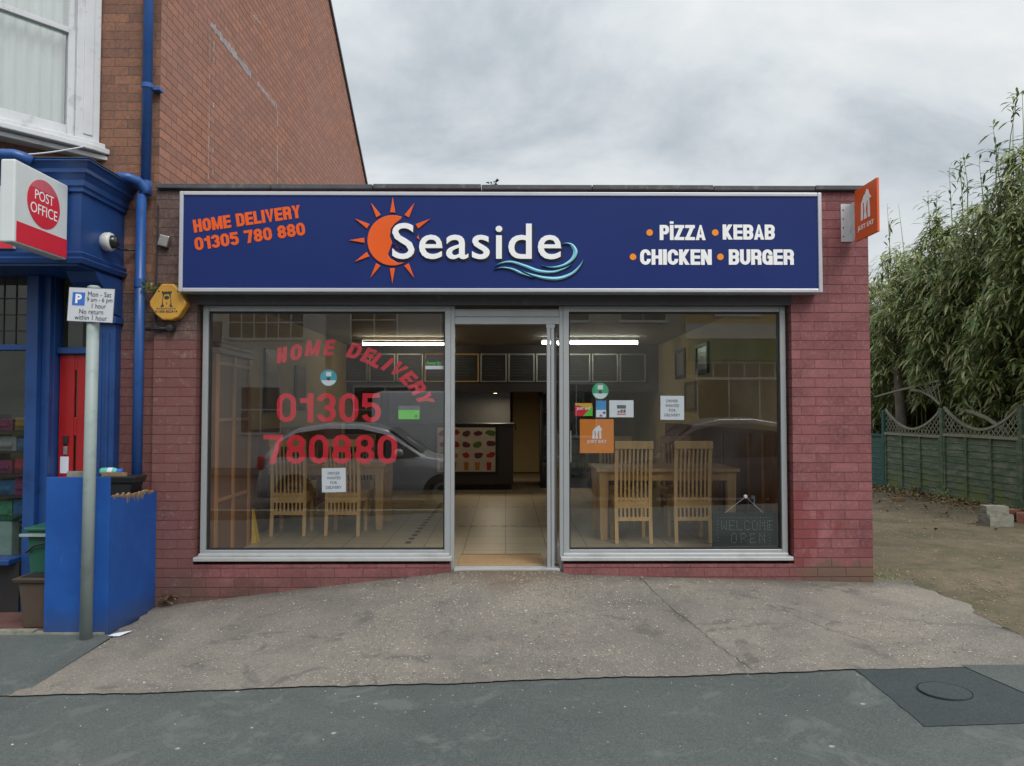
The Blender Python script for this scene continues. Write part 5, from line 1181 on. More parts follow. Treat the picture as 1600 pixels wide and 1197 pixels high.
# ================================================================== STREET THINGS LEFT
# blue hoarding box
hx1 = -3.06; hy = -.91
fx = U(70, 870, hy).x; ztf = U(120, 745.5, hy).z
t = thing('blue_hoarding', 'blue painted plywood hoarding boxing in the corner by the post office door', 'hoarding', (hx1, hy, -.3))
obj('front_panel', MB().box((fx, hy, -.33), (hx1-.001, hy+.018, ztf)), 'po_blue_side', t, bevel=.003)
za, zb3 = UX(181, 775, hx1).z, UX(249, 766, hx1).z
n = 26; top = []
for k in range(n+1):
    y = lerp(hy+.02, -.11, k/n); z = lerp(za, zb3, k/n)+random.uniform(-.014, .010)*(1 if 1 < k < 22 else .2); top.append((hx1-.018, y, z))
obj('side_panel', MB().prism([(hx1-.018, hy+.02, -.36)]+top+[(hx1-.018, -.11, -.36)], (.018, 0, 0)), 'po_blue_side', t)
sp_ = MB()
for k in range(n-3):
    _, y, z = top[k+1]; _, y2, z2 = top[k+2]; h0 = random.uniform(.006, .05)*(1.3 if 6 < k < 18 else .6); h1 = random.uniform(.006, .05)
    sp_.prism([(hx1+.0005, y, z+.002), (hx1+.0005, y2, z2+.002), (hx1+.0005, (y+y2)/2, min(z, z2)-h0)], (.002, 0, 0)).prism([(hx1-.0185, y, z-.001), (hx1-.0185, y2, z2-.001), (hx1-.0185, y2, z2+.006+h1*.2), (hx1-.0185, y, z+.004)], (.019, 0, 0))
obj('splintered_edge', sp_, 'raw_wood', t)
obj('back_board', MB().box((fx+.13, -.35, -.3), (hx1-.15, -.33, U(120, 738, -.34).z)), 'raw_wood', t)
obj('top_rail', MB().box((fx+.10, hy+.1, ztf-.03), (hx1-.2, hy+.14, ztf+.035)), 'concrete_block', t)
# black hopper with bottle on it
q = Vector((-3.255, -.28, 0)); zq = U(207, 744, -.35).z; TY = -.28
t = thing('black_planter', 'black flared plastic tub standing behind the hoarding', 'tub', (q.x, TY, -.3))
def frust(mb, c, w0, d0, w1, d1, z0, z1):
    vs = [(c[0]+sx_*w_/2, c[1]+sy_*d_/2, z) for z, w_, d_ in ((z0, w0, d0), (z1, w1, d1)) for sx_, sy_ in ((-1, -1), (1, -1), (1, 1), (-1, 1))]
    return mb.add(vs, [(3,2,1,0),(4,5,6,7),(0,1,5,4),(1,2,6,5),(2,3,7,6),(3,0,4,7)])
obj('body', frust(frust(MB(), (q.x, TY), .16, .18, .13, .16, -.295, zq-.20), (q.x, TY), .13, .16, .22, .20, zq-.2, zq-.06), 'black_plastic', t); obj('rim', frust(MB(), (q.x, TY), .25, .22, .28, .26, zq-.06, zq), 'black_plastic', t, bevel=.01)
bt = U(173, 735, TY)
t = thing('plastic_bottle', 'teal plastic bottle with blue cap lying on the black tub', 'bottle', (bt.x, TY, zq+.03))
bx0 = U(157, 735, TY).x; bx1 = U(192, 735, TY).x; obj('body', MB().lathe((bx0, TY, zq+.034), [(.001, 0), (.028, .004), (.033, .02), (.033, .12), (.022, .145)], 18, 'x'), 'teal_bottle', t, smooth=True)
obj('label_band', MB().lathe((bx0, TY, zq+.034), [(.0338, .07), (.0338, .112)], 18, 'x'), 'paper', t, smooth=True); obj('cap', MB().lathe((bx0, TY, zq+.034), [(.023, .144), (.024, .146), (.024, bx1-bx0-.004), (.001, bx1-bx0)], 16, 'x'), 'p_blue', t)
# the tub must reach below the bottle: shelf plank
# parking sign
pb = U(134, 995, -1.02); pbz = zleft(pb.x, -1.02)
t = thing('parking_sign', 'grey post with a white parking plate reading Mon to Sat one hour', 'parking sign', (pb.x, -1.02, pbz))
ptop = U(134, 449, -1.02).z
obj('post', MB().tube([(pb.x, -1.02, pbz-.05), (pb.x+.012, -1.02, ptop)], .044, 20), 'grey_metal', t, smooth=True)
obj('cap', MB().lathe((pb.x+.012, -1.02, ptop), [(.047, -.02), (.047, .0), (.03, .012), (.001, .016)], 18), 'grey_metal', t)
pc_ = U(142, 477, -1.075); kp = (-1.075+6.9)/1200; PR = Matrix.Rotation(R(-5), 3, 'Z')
def plate_text(s, dx, dz, w_, h_, mat='ink', bold=-.009):
    m_ = text_mb(s, w_*kp, h_*kp, bold, 0, .0008); m_ = xf(m_, Matrix.Translation(pc_) @ PR.to_4x4() @ Matrix.Rotation(R(3.0), 4, 'Y') @ Matrix.Translation((dx*kp, -.0032, dz*kp))); return obj('lettering', m_, mat, t)
PM = Matrix.Translation(pc_) @ PR.to_4x4() @ Matrix.Rotation(R(3.0), 4, 'Y')
obj('plate', MB().box((-37.5*kp, 0, -26*kp), (37.5*kp, .004, 27*kp), mat=PM), pm('plate_white', (.62, .65, .70), .4, .04), t, bevel=.001)
obj('plate_border', MB().box((-37.9*kp, -.0008, -26.4*kp), (-37.2*kp, .005, 27.4*kp), mat=PM).box((37.2*kp, -.0008, -26.4*kp), (37.9*kp, .005, 27.4*kp), mat=PM).box((-37.2*kp, -.0008, 26.7*kp), (37.2*kp, .005, 27.4*kp), mat=PM).box((-37.2*kp, -.0008, -26.4*kp), (37.2*kp, .005, -25.7*kp), mat=PM), 'ink_grey', t)
obj('blue_square', MB().box((-31*kp, -.0015, -1*kp), (-10.5*kp, -.0002, 19.5*kp), mat=PM), 'p_blue', t)
plate_text('P', -20.5, 9.5, 10.5, 14.5, 'white', .04)
plate_text('Mon - Sat', 13.5, 17.5, 38, 7.6); plate_text('9 am - 6 pm', 14, 8, 42, 9); plate_text('1 hour', 13.5, -.6, 23, 7.4); plate_text('No return', 1.5, -10, 39, 7.4); plate_text('within 1 hour', 1.5, -19.5, 53, 7.6)
# planters and bins
q = U(44, 972, -.80)
t = thing('brown_crate', 'brown plastic trough planter on the post office tiles', 'planter', (q.x, -.8, -.295))
x0, x1 = U(26, 940, -.86).x, U(80, 940, -.86).x; zt1 = U(44, 905, -.86).z
obj('body', frust(MB(), ((x0+x1)/2, -.72), x1-x0-.06, .20, x1-x0, .26, -.294, zt1-.03), 'brown_plastic', t, bevel=.01); obj('rim', frust(MB(), ((x0+x1)/2, -.72), x1-x0+.04, .30, x1-x0+.07, .33, zt1-.03, zt1+.005), 'brown_plastic', t, bevel=.008)
obj('soil', MB().box((x0+.01, -.83, zt1+.004), (x1-.01, -.61, zt1+.012)), 'dark', t)
q = U(70, 822, -.60); zq2 = U(70, 822, -.6).z; x0 = U(42, 822, -.6).x
t = thing('green_bin', 'green plastic caddy bin with dark handle behind the hoarding', 'bin', (x0+.2, -.55, -.295))
obj('body', frust(MB(), (x0+.20, -.52), .24, .22, .32, .28, -.294, zq2-.03), 'green_plastic', t, bevel=.01); obj('lid', MB().box((x0+.02, -.68, zq2-.03), (x0+.38, -.36, zq2+.0)), 'green_plastic', t, bevel=.01)
obj('lid_edge', MB().box((x0+.0, -.70, zq2-.07), (x0+.38, -.665, zq2-.05)), 'grey_metal', t); obj('handle', MB().tube([(x0+.04, -.67, zq2-.2), (x0+.12, -.69, zq2-.14), (x0+.3, -.69, zq2-.1)], .009, 8), 'dark', t)
# litter
q = on_pav(185, 983); q = Vector((-2.98, -.92, zfore(-2.98, -.92)+.006))
tag(obj('paper_litter', MB().add([q+Vector(v) for v in ((-.09, -.05, .0), (.04, -.045, .004), (.10, .04, .022), (-.03, .045, .002))], [(0, 1, 2, 3)]), 'paper', norm=False), 'scrap of white paper on the concrete by the hoarding corner', 'litter')

# ================================================================== RIGHT SIDE: FENCE AND PLANTING
FXF = 8.40
def zfb(y): return zdrive(9, y)-.0+.03
fence = thing('garden_fence', 'weathered green panel fence with scalloped trellis top along the driveway', 'fence', (FXF, 7.8, -.25))
posts = [3.26, 5.53, 7.80, 10.07, 12.34]
for i, y in enumerate(posts):
    z0 = zfb(y); obj('post', MB().box((FXF-.05, y-.05, z0-.15), (FXF+.05, y+.05, z0+1.20+(.50 if i < 4 else .55))), 'fence' if i < 3 else 'fence_teal', fence, bevel=.008)
def trellis_top(s):                     # concave scallop, 0..1 along panel
    return .10+.40*(abs(2*s-1)**1.9)
for i in range(4):
    ya, yb = posts[i]+.05, posts[i+1]-.05; za_ = zfb((ya+yb)/2); mat = 'fence' if i < 3 else 'fence_teal'
    bd = MB(); nb = 9
    for k in range(nb):
        z0 = za_+.05+k*1.09/nb; hh = 1.09/nb+.018; tl = random.uniform(-.006, .006)
        bd.add([(FXF-.016, ya, z0+tl), (FXF-.016, yb, z0-tl), (FXF-.004, yb, z0-tl+hh), (FXF-.004, ya, z0+tl+hh), (FXF+.004, ya, z0+tl), (FXF+.004, yb, z0-tl), (FXF+.010, yb, z0-tl+hh), (FXF+.010, ya, z0+tl+hh)], [(0,1,2,3),(7,6,5,4),(0,4,5,1),(3,2,6,7),(0,3,7,4),(1,5,6,2)])
        for q in range(14):
            if random.random() < .75: bd.box((FXF-.0185, lerp(ya, yb, (q+random.uniform(0, .2))/14), z0+.001), (FXF-.0163, lerp(ya, yb, (q+random.uniform(.8, 1))/14), z0+random.uniform(.006, .012)), 1)
    obj('board_panel', bd, [mat, 'pale_edge'], fence)
    for s_ in (.015, .34, .67, .985): y = lerp(ya, yb, s_); obj('batten', MB().box((FXF-.040, y-.02, za_+.03), (FXF-.0165, y+.02, za_+1.14)), mat, fence)
    obj('rail', MB().box((FXF-.045, ya, za_+1.14), (FXF+.03, yb, za_+1.19)), 'trellis' if i < 3 else mat, fence); obj('rail', MB().box((FXF-.03, ya, za_), (FXF+.02, yb, za_+.05)), mat, fence)
    if i == 3: continue
    la = MB(); zr_ = za_+1.19; L2 = yb-ya; stp = .13
    for sgn in (-1, 1):
        k = -8
        while k*stp < L2+.7:
            y0 = k*stp; pts_ = []
            for j in range(0, 21):
                h = j*.03; y = y0+sgn*h if sgn > 0 else y0-h+.35
                if 0 <= y <= L2 and h <= trellis_top(y/L2): pts_.append((y, h))
            if len(pts_) > 1: (u0, h0), (u1, h1) = pts_[0], pts_[-1]; la.bar((FXF+.004*sgn, ya+u0, zr_+h0), (FXF+.004*sgn, ya+u1, zr_+h1), .018, .007, up=(1, 0, 0))
            k += 1
    obj('lattice', la, 'trellis', fence)
    ar = MB(); pr_ = [(FXF, lerp(ya, yb, s_/16), zr_+trellis_top(s_/16)) for s_ in range(17)]
    for p, q in zip(pr_, pr_[1:]): ar.bar(p, q, .045, .032, up=(1, 0, 0))
    obj('scallop_rail', ar, 'trellis', fence)
# broken, displaced trellis piece leaning over the second panel
t = thing('broken_trellis', 'loose grey trellis piece hanging tilted above the fence panels', 'trellis', (FXF+.1, 9.0, 1.6))
bk = MB(); P_ = lambda px, py: UX(px, py, FXF+.08)
ab = [P_(1367, 620), P_(1400, 611), P_(1432, 603), P_(1466, 595)]
for p, q in zip(ab, ab[1:]): bk.bar(p, q, .035, .03, up=(1, 0, 0))
cb2 = [P_(1424, 609), P_(1440, 611), P_(1456, 620), P_(1469, 632)]
for p, q in zip(cb2, cb2[1:]): bk.bar(p, q, .042, .03, up=(1, 0, 0))
obj('rail', bk, 'trellis', t); bl_ = MB()
for k in range(5): bl_.bar(P_(1436+k*7, 603-k*1.6), P_(1446+k*6, 612+k*4.5), .018, .012, up=(1, 0, 0)); 
for k in range(4): bl_.bar(P_(1470-k*6, 600+k*1.5), P_(1452-k*2, 616-k*2), .018, .012, up=(1, 0, 0))
obj('lattice', bl_, 'trellis', t)
t = thing('broken_trellis', 'short bent grey rail fallen across the nearest scallop of the fence', 'trellis', (FXF+.1, 6.2, 1.2))
bk = MB(); ab = [P_(1500, 640), P_(1520, 644), P_(1540, 652), P_(1558, 664), P_(1575, 676)]
for p, q in zip(ab, ab[1:]): bk.bar(p, q, .055, .03, up=(1, 0, 0))
obj('rail', bk, 'trellis', t)

# ---- foliage
rg = random.Random(5)
def leaf(mb, p, d, L, w_, mi, fold=.25):
    s_ = d.cross(Vector((rg.uniform(-.3, .3), rg.uniform(-.3, .3), 1)))
    if s_.length < .05: s_ = Vector((1, 0, 0))
    s_.normalize(); up = s_.cross(d).normalized()
    a0 = p; a1 = p+d*L*.35; a2 = p+d*L*.7+Vector((0, 0, -.06*L)); a3 = p+d*L+Vector((0, 0, -.2*L))
    mb.add([a0, a1+s_*w_+up*w_*fold, a2+s_*w_*.8+up*w_*fold, a3, a2-s_*w_*.8+up*w_*fold, a1-s_*w_+up*w_*fold, a1, a2], [(0, 6, 1), (1, 6, 7, 2), (2, 7, 3), (0, 5, 6), (5, 4, 7, 6), (4, 3, 7)], mi)
def spray(mb, p, out_, L, n, mis, wts):
    for k in range(n):
        a_ = rg.uniform(-1.3, 1.3); d = Vector((out_.x*math.cos(a_)-out_.y*math.sin(a_), out_.x*math.sin(a_)+out_.y*math.cos(a_), rg.uniform(-1.15, .15))).normalized()
        leaf(mb, p+Vector((rg.uniform(-.07, .07), rg.uniform(-.07, .07), rg.uniform(-.1, .1))), d, L*rg.uniform(.4, 1.2), L*rg.uniform(.05, .105), rg.choices(mis, wts)[0])
def htop(y):         # skyline of the thicket
    return -.35+pw(y, [(2, 6.6), (5, 6.5), (6.7, 6.25), (8.2, 5.7), (9.6, 5.5), (11, 5.3), (12.5, 4.9), (14, 4.0), (16, 3.6)])
def hbot(y): return pw(y, [(2, .8), (5, .9), (6.2, .95), (7.4, .85), (8.4, 1.55), (10, 1.5), (12, 1.1), (16, .8)])
clumps = [(1.6, 4.9, 'bamboo clump nearest the street, mostly past the picture edge'), (4.9, 7.4, 'tallest dense bamboo clump arching over the nearer fence panels'), (7.4, 9.6, 'bamboo clump hanging over the middle fence post'), (9.6, 12.2, 'shorter pale bamboo clump close behind the shop corner'), (12.2, 15.5, 'farthest low bamboo clump behind the shop corner')]
for ci, (ya, yb, lb) in enumerate(clumps):
    t = thing('bamboo', lb, 'bamboo', (FXF+1.2, (ya+yb)/2, -.2), 'bamboo clumps behind the fence')
    mb = MB(); ncl = int((yb-ya)*700)
    for k in range(ncl):
        y = rg.uniform(ya, yb); ht = htop(y)+.35*math.sin(y*5.1)+.2*math.sin(y*11.3); hb_ = hbot(y)
        u = rg.random()**.8; z = lerp(hb_, ht, u)
        bulge = .45*math.sin(math.pi*min(1, max(0, (z-hb_)/(ht-hb_))))+.25*math.sin(y*3.3+z*1.9)+.18*math.sin(y*7.1-z*4.3)
        depth = rg.random()**2.0*1.9
        x = FXF+.55-bulge*.9+depth+max(0, (z-(ht-1.0)))*.5
        if z < 1.6: x = max(x, FXF-.12+rg.uniform(0, .2)) if y < 8 else max(x, FXF+.25)
        # voids give the dark gaps
        if math.sin(y*4.7+1.3*z)*math.sin(z*3.9-y*1.7) < -.62 and depth < .8 and rg.random() < .8: x += .8
        mis, wts = ((0, 1, 2, 3), (5, 4.2, 1.7, .6)) if ci < 3 else ((0, 1, 2, 3), (4.5, 5.2, 1.2, .7))
        spray(mb, Vector((x, y, z)), Vector((-.8, -.55, 0)).normalized(), .29 if ci < 3 else .26, 9, mis, wts)
    obj('foliage', mb, LEAF, t, norm=False)
    cn = MB()
    for k in range(int((yb-ya)*9)):
        y = rg.uniform(ya, yb); x = FXF+rg.uniform(.35, 1.8); ht = htop(y)*rg.uniform(.75, 1.0); lean = rg.uniform(-.35, .1); cn.tube([(x, y, -.4), (x+lean*.2, y, ht*.5), (x+lean, y+rg.uniform(-.2, .2), ht)], [.014, .011, .005], 5, False)
    obj('canes', cn, 'cane', t)
# tall feathery culms standing above the skyline
shoots = [(1512, 300, 1505, 238), (1506, 330, 1500, 250), (1556, 250, 1552, 200), (1574, 230, 1590, 150), (1596, 250, 1597, 140), (1584, 260, 1583, 165), (1540, 300, 1530, 255), (1490, 340, 1483, 262), (1455, 350, 1450, 305), (1462, 345, 1464, 300), (1565, 260, 1560, 225), (1392, 400, 1386, 318), (1418, 400, 1404, 320), (1388, 410, 1390, 345)]
mb = MB(); cn = MB(); t = thing('bamboo', 'thin feathery bamboo shoots rising dark against the sky above the thicket', 'bamboo', (FXF+1, 8, 3), 'bamboo clumps behind the fence')
for i, (bx, by, tx, ty_) in enumerate(shoots):
    xx = FXF+.5+rg.uniform(0, .4); a = UX(bx, by+40, xx); b = UX(tx, ty_, xx+.05); m_ = a.lerp(b, .5)+Vector((0, rg.uniform(-.08, .08), 0)); cn.tube([a, m_, b], [.012, .008, .003], 5, False)
    if i == 12: continue
    for k in range(9 if i not in (3, 4, 5) else 5):
        f_ = rg.uniform(.35, 1) if i not in (3, 4, 5) else rg.uniform(.8, 1.0); p = a.lerp(b, f_)
        for j in range(2 if i < 11 else 1):
            d = Vector((rg.uniform(-.5, .6), rg.uniform(-1, 1), rg.uniform(-.1, .9))).normalized(); st = p+d*rg.uniform(.03, .16); cn.tube([p, st], .003, 4, False); leaf(mb, st, (d+Vector((0, 0, -.35))).normalized(), rg.uniform(.16, .27), rg.uniform(.016, .026), rg.choice((0, 2, 2)))
obj('foliage', mb, LEAF, t, norm=False); obj('canes', cn, 'cane', t)
# broadleaf shrub / ivy mass close behind the shop corner, and dark backing hedge
def broad(name, label, cat, box, n, L, mats, stem=True):
    (x0, x1), (y0, y1), (z0, z1) = box; t = thing(name, label, cat, ((x0+x1)/2, (y0+y1)/2, -.3)); mb = MB()
    for k in range(n):
        u = Vector((rg.gauss(0, 1), rg.gauss(0, 1), rg.gauss(0, 1))).normalized()*rg.uniform(.55, 1)**.6; s_ = 1+.18*math.sin(u.x*7+u.z*5)+.12*math.sin(u.y*9-u.z*8)
        p = Vector(((x0+x1)/2+u.x*s_*(x1-x0)/2, (y0+y1)/2+u.y*s_*(y1-y0)/2, (z0+z1)/2+u.z*s_*(z1-z0)/2)); d = Vector((rg.uniform(-1, 1), rg.uniform(-1, .6), rg.uniform(-.8, .5))).normalized()
        leaf(mb, p, d, L*rg.uniform(.6, 1.3), L*.28, rg.randrange(len(mats)), .1)
    obj('crown', mb, mats, t, norm=False)
    if stem: 
        st = MB(); c_ = Vector(((x0+x1)/2, (y0+y1)/2, -.4))
        for k in range(7): a_ = k*.9; st.tube([c_+Vector((.08*math.cos(a_), .08*math.sin(a_), 0)), c_+Vector((.25*(x1-x0)*math.cos(a_), .25*(y1-y0)*math.sin(a_), (z0+z1)/2+.3))], [.03, .012], 6, False)
        obj('stem', st, 'bark', t)
broad('laurel_shrub', 'dark glossy broadleaf shrub at the far end of the fence', 'shrub', ((7.9, 9.6), (12.6, 15.4), (.1, 2.5)), 3200, .13, [M['ivy'], LEAF[2], LEAF[0]])
broad('ivy_bush', 'dark ivy bush climbing behind the teal end of the fence', 'bush', ((8.6, 9.8), (10.6, 12.8), (.7, 1.9)), 1600, .10, [M['ivy'], LEAF[0]])
broad('hedge', 'dense dark evergreen hedge behind the bamboo', 'hedge', ((10.3, 13.5), (1, 17), (-.3, 4.6)), 9000, .30, [LEAF[2], M['ivy']])
hg = bpy.data.objects['hedge']; im = MB(); vs = []; fs_ = []; ny, nz_ = 60, 16
for sd_ in (0, 1):
    for i in range(ny+1):
        for j in range(nz_+1):
            y = lerp(1.2, 17, i/ny); z = lerp(-.4, max(1.5, htop(y)-.75), j/nz_); x = 10.15+.35*math.sin(y*2.1+z)+.25*math.sin(z*3.3-y*3.7)+rg.uniform(-.12, .12)+(j/nz_)**3*.8+sd_*(1.6*(1-(j/nz_)**4)+.05); vs.append((x, y, z))
m1_ = (nz_+1)
for sd_ in (0, 1):
    o_ = sd_*(ny+1)*m1_
    for i in range(ny):
        for j in range(nz_): a_ = o_+i*m1_+j; fs_.append((a_, a_+1, a_+m1_+1, a_+m1_))
obj('inner_mass', im.add(vs, fs_), LEAF[2], hg)
broad('hedge', 'low dark hedge closing the far end of the driveway', 'hedge', ((3.5, 9.5), (17.5, 20), (-.5, 2.6)), 5000, .22, [LEAF[2], M['ivy']])
# small tree with bare limbs
t = thing('tree', 'grey twisted tree trunk showing through the bamboo near the shop corner', 'tree', (8.95, 11.0, -.3))
b_ = lambda px, py: UX(px, py, 8.75)
obj('trunk', MB().tube([b_(1410, 720), b_(1409, 660), b_(1404, 600), b_(1401, 560), b_(1397, 530)], [.13, .115, .10, .09, .08], 10), 'bark', t, smooth=True)
for pts_, r_ in (([(1397, 532), (1385, 522), (1370, 520), (1358, 516)], .05), ([(1397, 532), (1396, 510), (1404, 490), (1402, 470)], .05), ([(1400, 545), (1412, 525), (1425, 505)], .045), ([(1385, 522), (1378, 510), (1360, 500)], .03)):
    obj('limb', MB().tube([b_(*p) for p in pts_], [r_*(1-.6*k/(len(pts_)-1)) for k in range(len(pts_))], 8), 'bark', t, smooth=True)
# leaf litter, rubble
def ongr(px, py):
    y = 6.
    for _ in range(12):
        r = ray(px, py); z = zdrive(6, y); tt = (z-CAMP.z)/r.z; p = CAMP+r*tt; y = lerp(y, p.y, .6)
    return Vector((p.x, p.y, zdrive(p.x, p.y)))
mb = MB()
for k in range(3600):
    y = rg.uniform(3, 12.4); x = FXF-.06-abs(rg.gauss(0, .30))*(1 if rg.random() < .9 else 5); z = zdrive(x, y)+.01+rg.random()*.05*math.exp(-(FXF-x)*4); d = Vector((rg.uniform(-1, 1), rg.uniform(-1, 1), rg.uniform(-.2, .5))).normalized()
    leaf(mb, Vector((x, y, z)), d, rg.uniform(.05, .14), rg.uniform(.01, .025), rg.choice((0, 0, 1)), .3)
tag(obj('leaf_litter', mb, [M['dry_leaf'], LEAF[3]], norm=False), 'dry brown fallen leaves drifted along the fence foot', 'leaf litter', kind='stuff')
mb = MB()
for k in range(500):
    x = 3.3+abs(rg.gauss(0, .22)); y = rg.uniform(-.12, 1.2); z = zdrive(x, y); d = Vector((rg.uniform(-1, 1), rg.uniform(-1, 1), rg.uniform(.3, 1))).normalized(); leaf(mb, Vector((x, y, z)), d, rg.uniform(.02, .05), .004, 0, .2)
tag(obj('moss_tuft', mb, [LEAF[0]], norm=False), 'green moss and short weeds at the right foot of the shop', 'moss', kind='stuff')
leafclump('weed', 'dry brown stalky weed against the middle fence panel', UX(1430, 768, FXF-.1), 30, .12, .09, LEAF[3])
leafclump('weed', 'yellow green weed growing up the middle fence post', UX(1474, 775, FXF-.1), 60, .16, .07, LEAF[1])
def rock(name, label, cat, c, sx_, sy_, sz_, mat, rz=0):
    bm = bmesh.new(); bmesh.ops.create_cube(bm, size=1); bmesh.ops.subdivide_edges(bm, edges=bm.edges, cuts=3, use_grid_fill=True)
    for v in bm.verts:
        r_ = v.co.length; v.co *= 1-.10*(r_-.5); v.co += Vector((rg.uniform(-1, 1), rg.uniform(-1, 1), rg.uniform(-1, 1)))*.012
        v.co = Matrix.Rotation(rz, 3, 'Z') @ Vector((v.co.x*sx_, v.co.y*sy_, (v.co.z+.5)*sz_))
    mb = MB(); bm.verts.index_update(); mb.add([v.co+Vector(c) for v in bm.verts], [tuple(v.index for v in f.verts) for f in bm.faces]); bm.free()
    return tag(obj(name, mb, mat, smooth=False), label, cat)
q = ongr(1556, 822); 
rock('concrete_block', 'grey concrete block lying flat, under a smaller one by the fence', 'concrete block', q, .36, .24, .17, 'concrete_block', .1)
rock('concrete_block', 'pale grey concrete block on top of another by the fence', 'concrete block', q+Vector((-.02, .0, .165)), .30, .2, .12, 'concrete_block', -.12)
q = ongr(1583, 815); rock('rubble_stone', 'rounded red stone touching the stacked concrete blocks', 'stone', q+Vector((.02, .1, 0)), .24, .2, .17, 'red_stone', .4)
q = ongr(1603, 818); rock('rubble_stone', 'red stone at the very edge of the picture by the fence', 'stone', q+Vector((.05, .1, 0)), .24, .2, .14, 'red_stone', 1)
q = ongr(1403, 784); rock('loose_brick', 'dark loose brick on the ground before the fence', 'brick', q, .22, .11, .07, 'raw_wood', .2)

# ================================================================== ACROSS THE STREET (seen in the glass)
def car(name, label, paint, x0, yside, L, Hc, face_, van=False, zg=-.46):
    """body lofted from stations; face_=+1 nose towards +x"""
    W = .88; t = thing(name, label, 'van' if van else 'car', (x0+L/2, yside-W, zg))
    if van: st = [(0, .55, .55), (.01, 1.0, Hc*.97), (.05, 1.0, Hc), (.62, 1.0, Hc), (.78, 1.0, Hc*.95), (.86, 1.05, 1.25), (.93, 1.0, 1.08), (.985, .8, .85), (1, .55, .55)]
    else: st = [(0, .50, .55), (.012, .85, .90), (.03, .95, 1.02), (.09, .97, Hc*.84), (.17, .98, Hc*.95), (.30, .96, Hc), (.45, .95, Hc*.995), (.56, .95, Hc*.93), (.64, .95, Hc*.80), (.735, .95, .99), (.86, .88, .92), (.95, .78, .80), (.985, .68, .70), (1, .50, .52)]
    X = lambda f: (x0+f*L) if face_ > 0 else (x0+L-f*L); vs = []; n = 9
    for f, zb_c, zr_c in st:
        cab = zr_c-zb_c > .12; e_ = 1-.12*max(0, abs(f-.5)*2-.75)*4; w_ = W*e_
        ring = [(w_*.94, .22), (w_, .42), (w_*.995, zb_c*.8), (w_*.96, zb_c), ((w_*.80) if cab else w_*.86, zr_c-.06 if cab else zr_c-.01), (w_*.62, zr_c-.012), (0, zr_c+.01)]
        pts_ = [(a_, b_) for a_, b_ in ring]+[(-a_, b_) for a_, b_ in ring[-2::-1]]
        vs += [(X(f), yside-W+a_, zg+b_) for a_, b_ in pts_]
    n = 13; fs_ = []
    for i in range(len(st)-1):
        for k in range(n-1): fs_.append((i*n+k, i*n+k+1, (i+1)*n+k+1, (i+1)*n+k))
        fs_.append((i*n+n-1, i*n, (i+1)*n, (i+1)*n+n-1))
    fs_ += [tuple(range(n)), tuple((len(st)-1)*n+k for k in range(n))]
    obj('body', MB().add(vs, fs_), paint, t, smooth=True, bevel=0)
    # side glass
    for sd_ in (1, -1):
        g_ = MB(); lo_, hi_ = [], []
        rng = [i for i, (f, a_, b_) in enumerate(st) if b_-a_ > .3] if not van else [4, 5]
        if van: rng = [3, 4]; 
        for i in rng:
            f, zb_c, zr_c = st[i]; w_ = W*(1-.12*max(0, abs(f-.5)*2-.75)*4); lo_.append((X(f), yside-W+sd_*(w_*.955+.012), zg+zb_c+.02)); hi_.append((X(f), yside-W+sd_*(w_*.81+.014), zg+zr_c-.11))
        if not van: 
            f = .71; lo_.append((X(f), yside-W+sd_*(W*.96+.01), zg+.99)); hi_.append((X(f), yside-W+sd_*(W*.95+.01), zg+1.0))
        m_ = len(lo_); g_.add(lo_+hi_, [(k, k+1, m_+k+1, m_+k) for k in range(m_-1)]); obj('side_window', g_, 'car_glass', t)
    f1, f2 = ((.79, .85) if van else (.57, .715)); z1_, z2_ = ((Hc*.93, 1.3) if van else (Hc*.925, 1.03))
    obj('windscreen', MB().add([(X(f1), yside-W-.62, zg+z1_+.02), (X(f1), yside-W+.62, zg+z1_+.02), (X(f2), yside-W+.72, zg+z2_+.035), (X(f2), yside-W-.72, zg+z2_+.035)], [(0, 1, 2, 3)]), 'car_glass', t)
    for f in (.17, .81):
        for sd_ in (1, -1):
            cx_ = X(f); cy_ = yside-W+sd_*(W-.10); wh = obj('wheel', MB().lathe((cx_, cy_-.11, zg+.31), [(.2, 0), (.3, .0), (.315, .03), (.315, .19), (.3, .22), (.2, .22)], 28, 'y'), 'tyre', t); ri = MB().lathe((cx_, cy_+sd_*.10, zg+.31), [(.21, 0), (.19, .01*sd_), (.06, -.01*sd_), (.001, -.01*sd_)], 20, 'y')
            for k in range(5): a_ = k*2*math.pi/5; ri.bar((cx_, cy_+sd_*.115, zg+.31), (cx_+.2*math.cos(a_), cy_+sd_*.112, zg+.31+.2*math.sin(a_)), .03, .03, up=(0, 1, 0))
            obj('rim', ri, 'alloy', wh)
            ach = [(cx_+.37*math.cos(R(a_)), zg+.31+.37*math.sin(R(a_))) for a_ in range(0, 181, 12)]
            obj('wheel_arch', MB().prism([(p[0], cy_+sd_*.099, p[1]) for p in ach], (0, .004*sd_, 0)), 'dark', t)
    for sd_ in (1, -1):
        f = .62 if not van else .76; mz = zg+1.06 if not van else zg+1.35; obj('mirror', MB().lathe((X(f), yside-W+sd_*(W+.02), mz), [(.001, -.09), (.06, -.07), (.085, 0), (.06, .07), (.001, .09)], 12, 'x'), paint, t, smooth=True)
        obj('headlight', MB().box((X(.955)-.08, yside-W+sd_*.60, zg+.62), (X(.955)+.08, yside-W+sd_*.80, zg+.74)), 'alloy', t, bevel=.03); obj('tail_light', MB().box((X(.015)-.05, yside-W+sd_*.66, zg+.75), (X(.015)+.05, yside-W+sd_*.84, zg+1.0)), 'red_sign', t, bevel=.02)
    return t
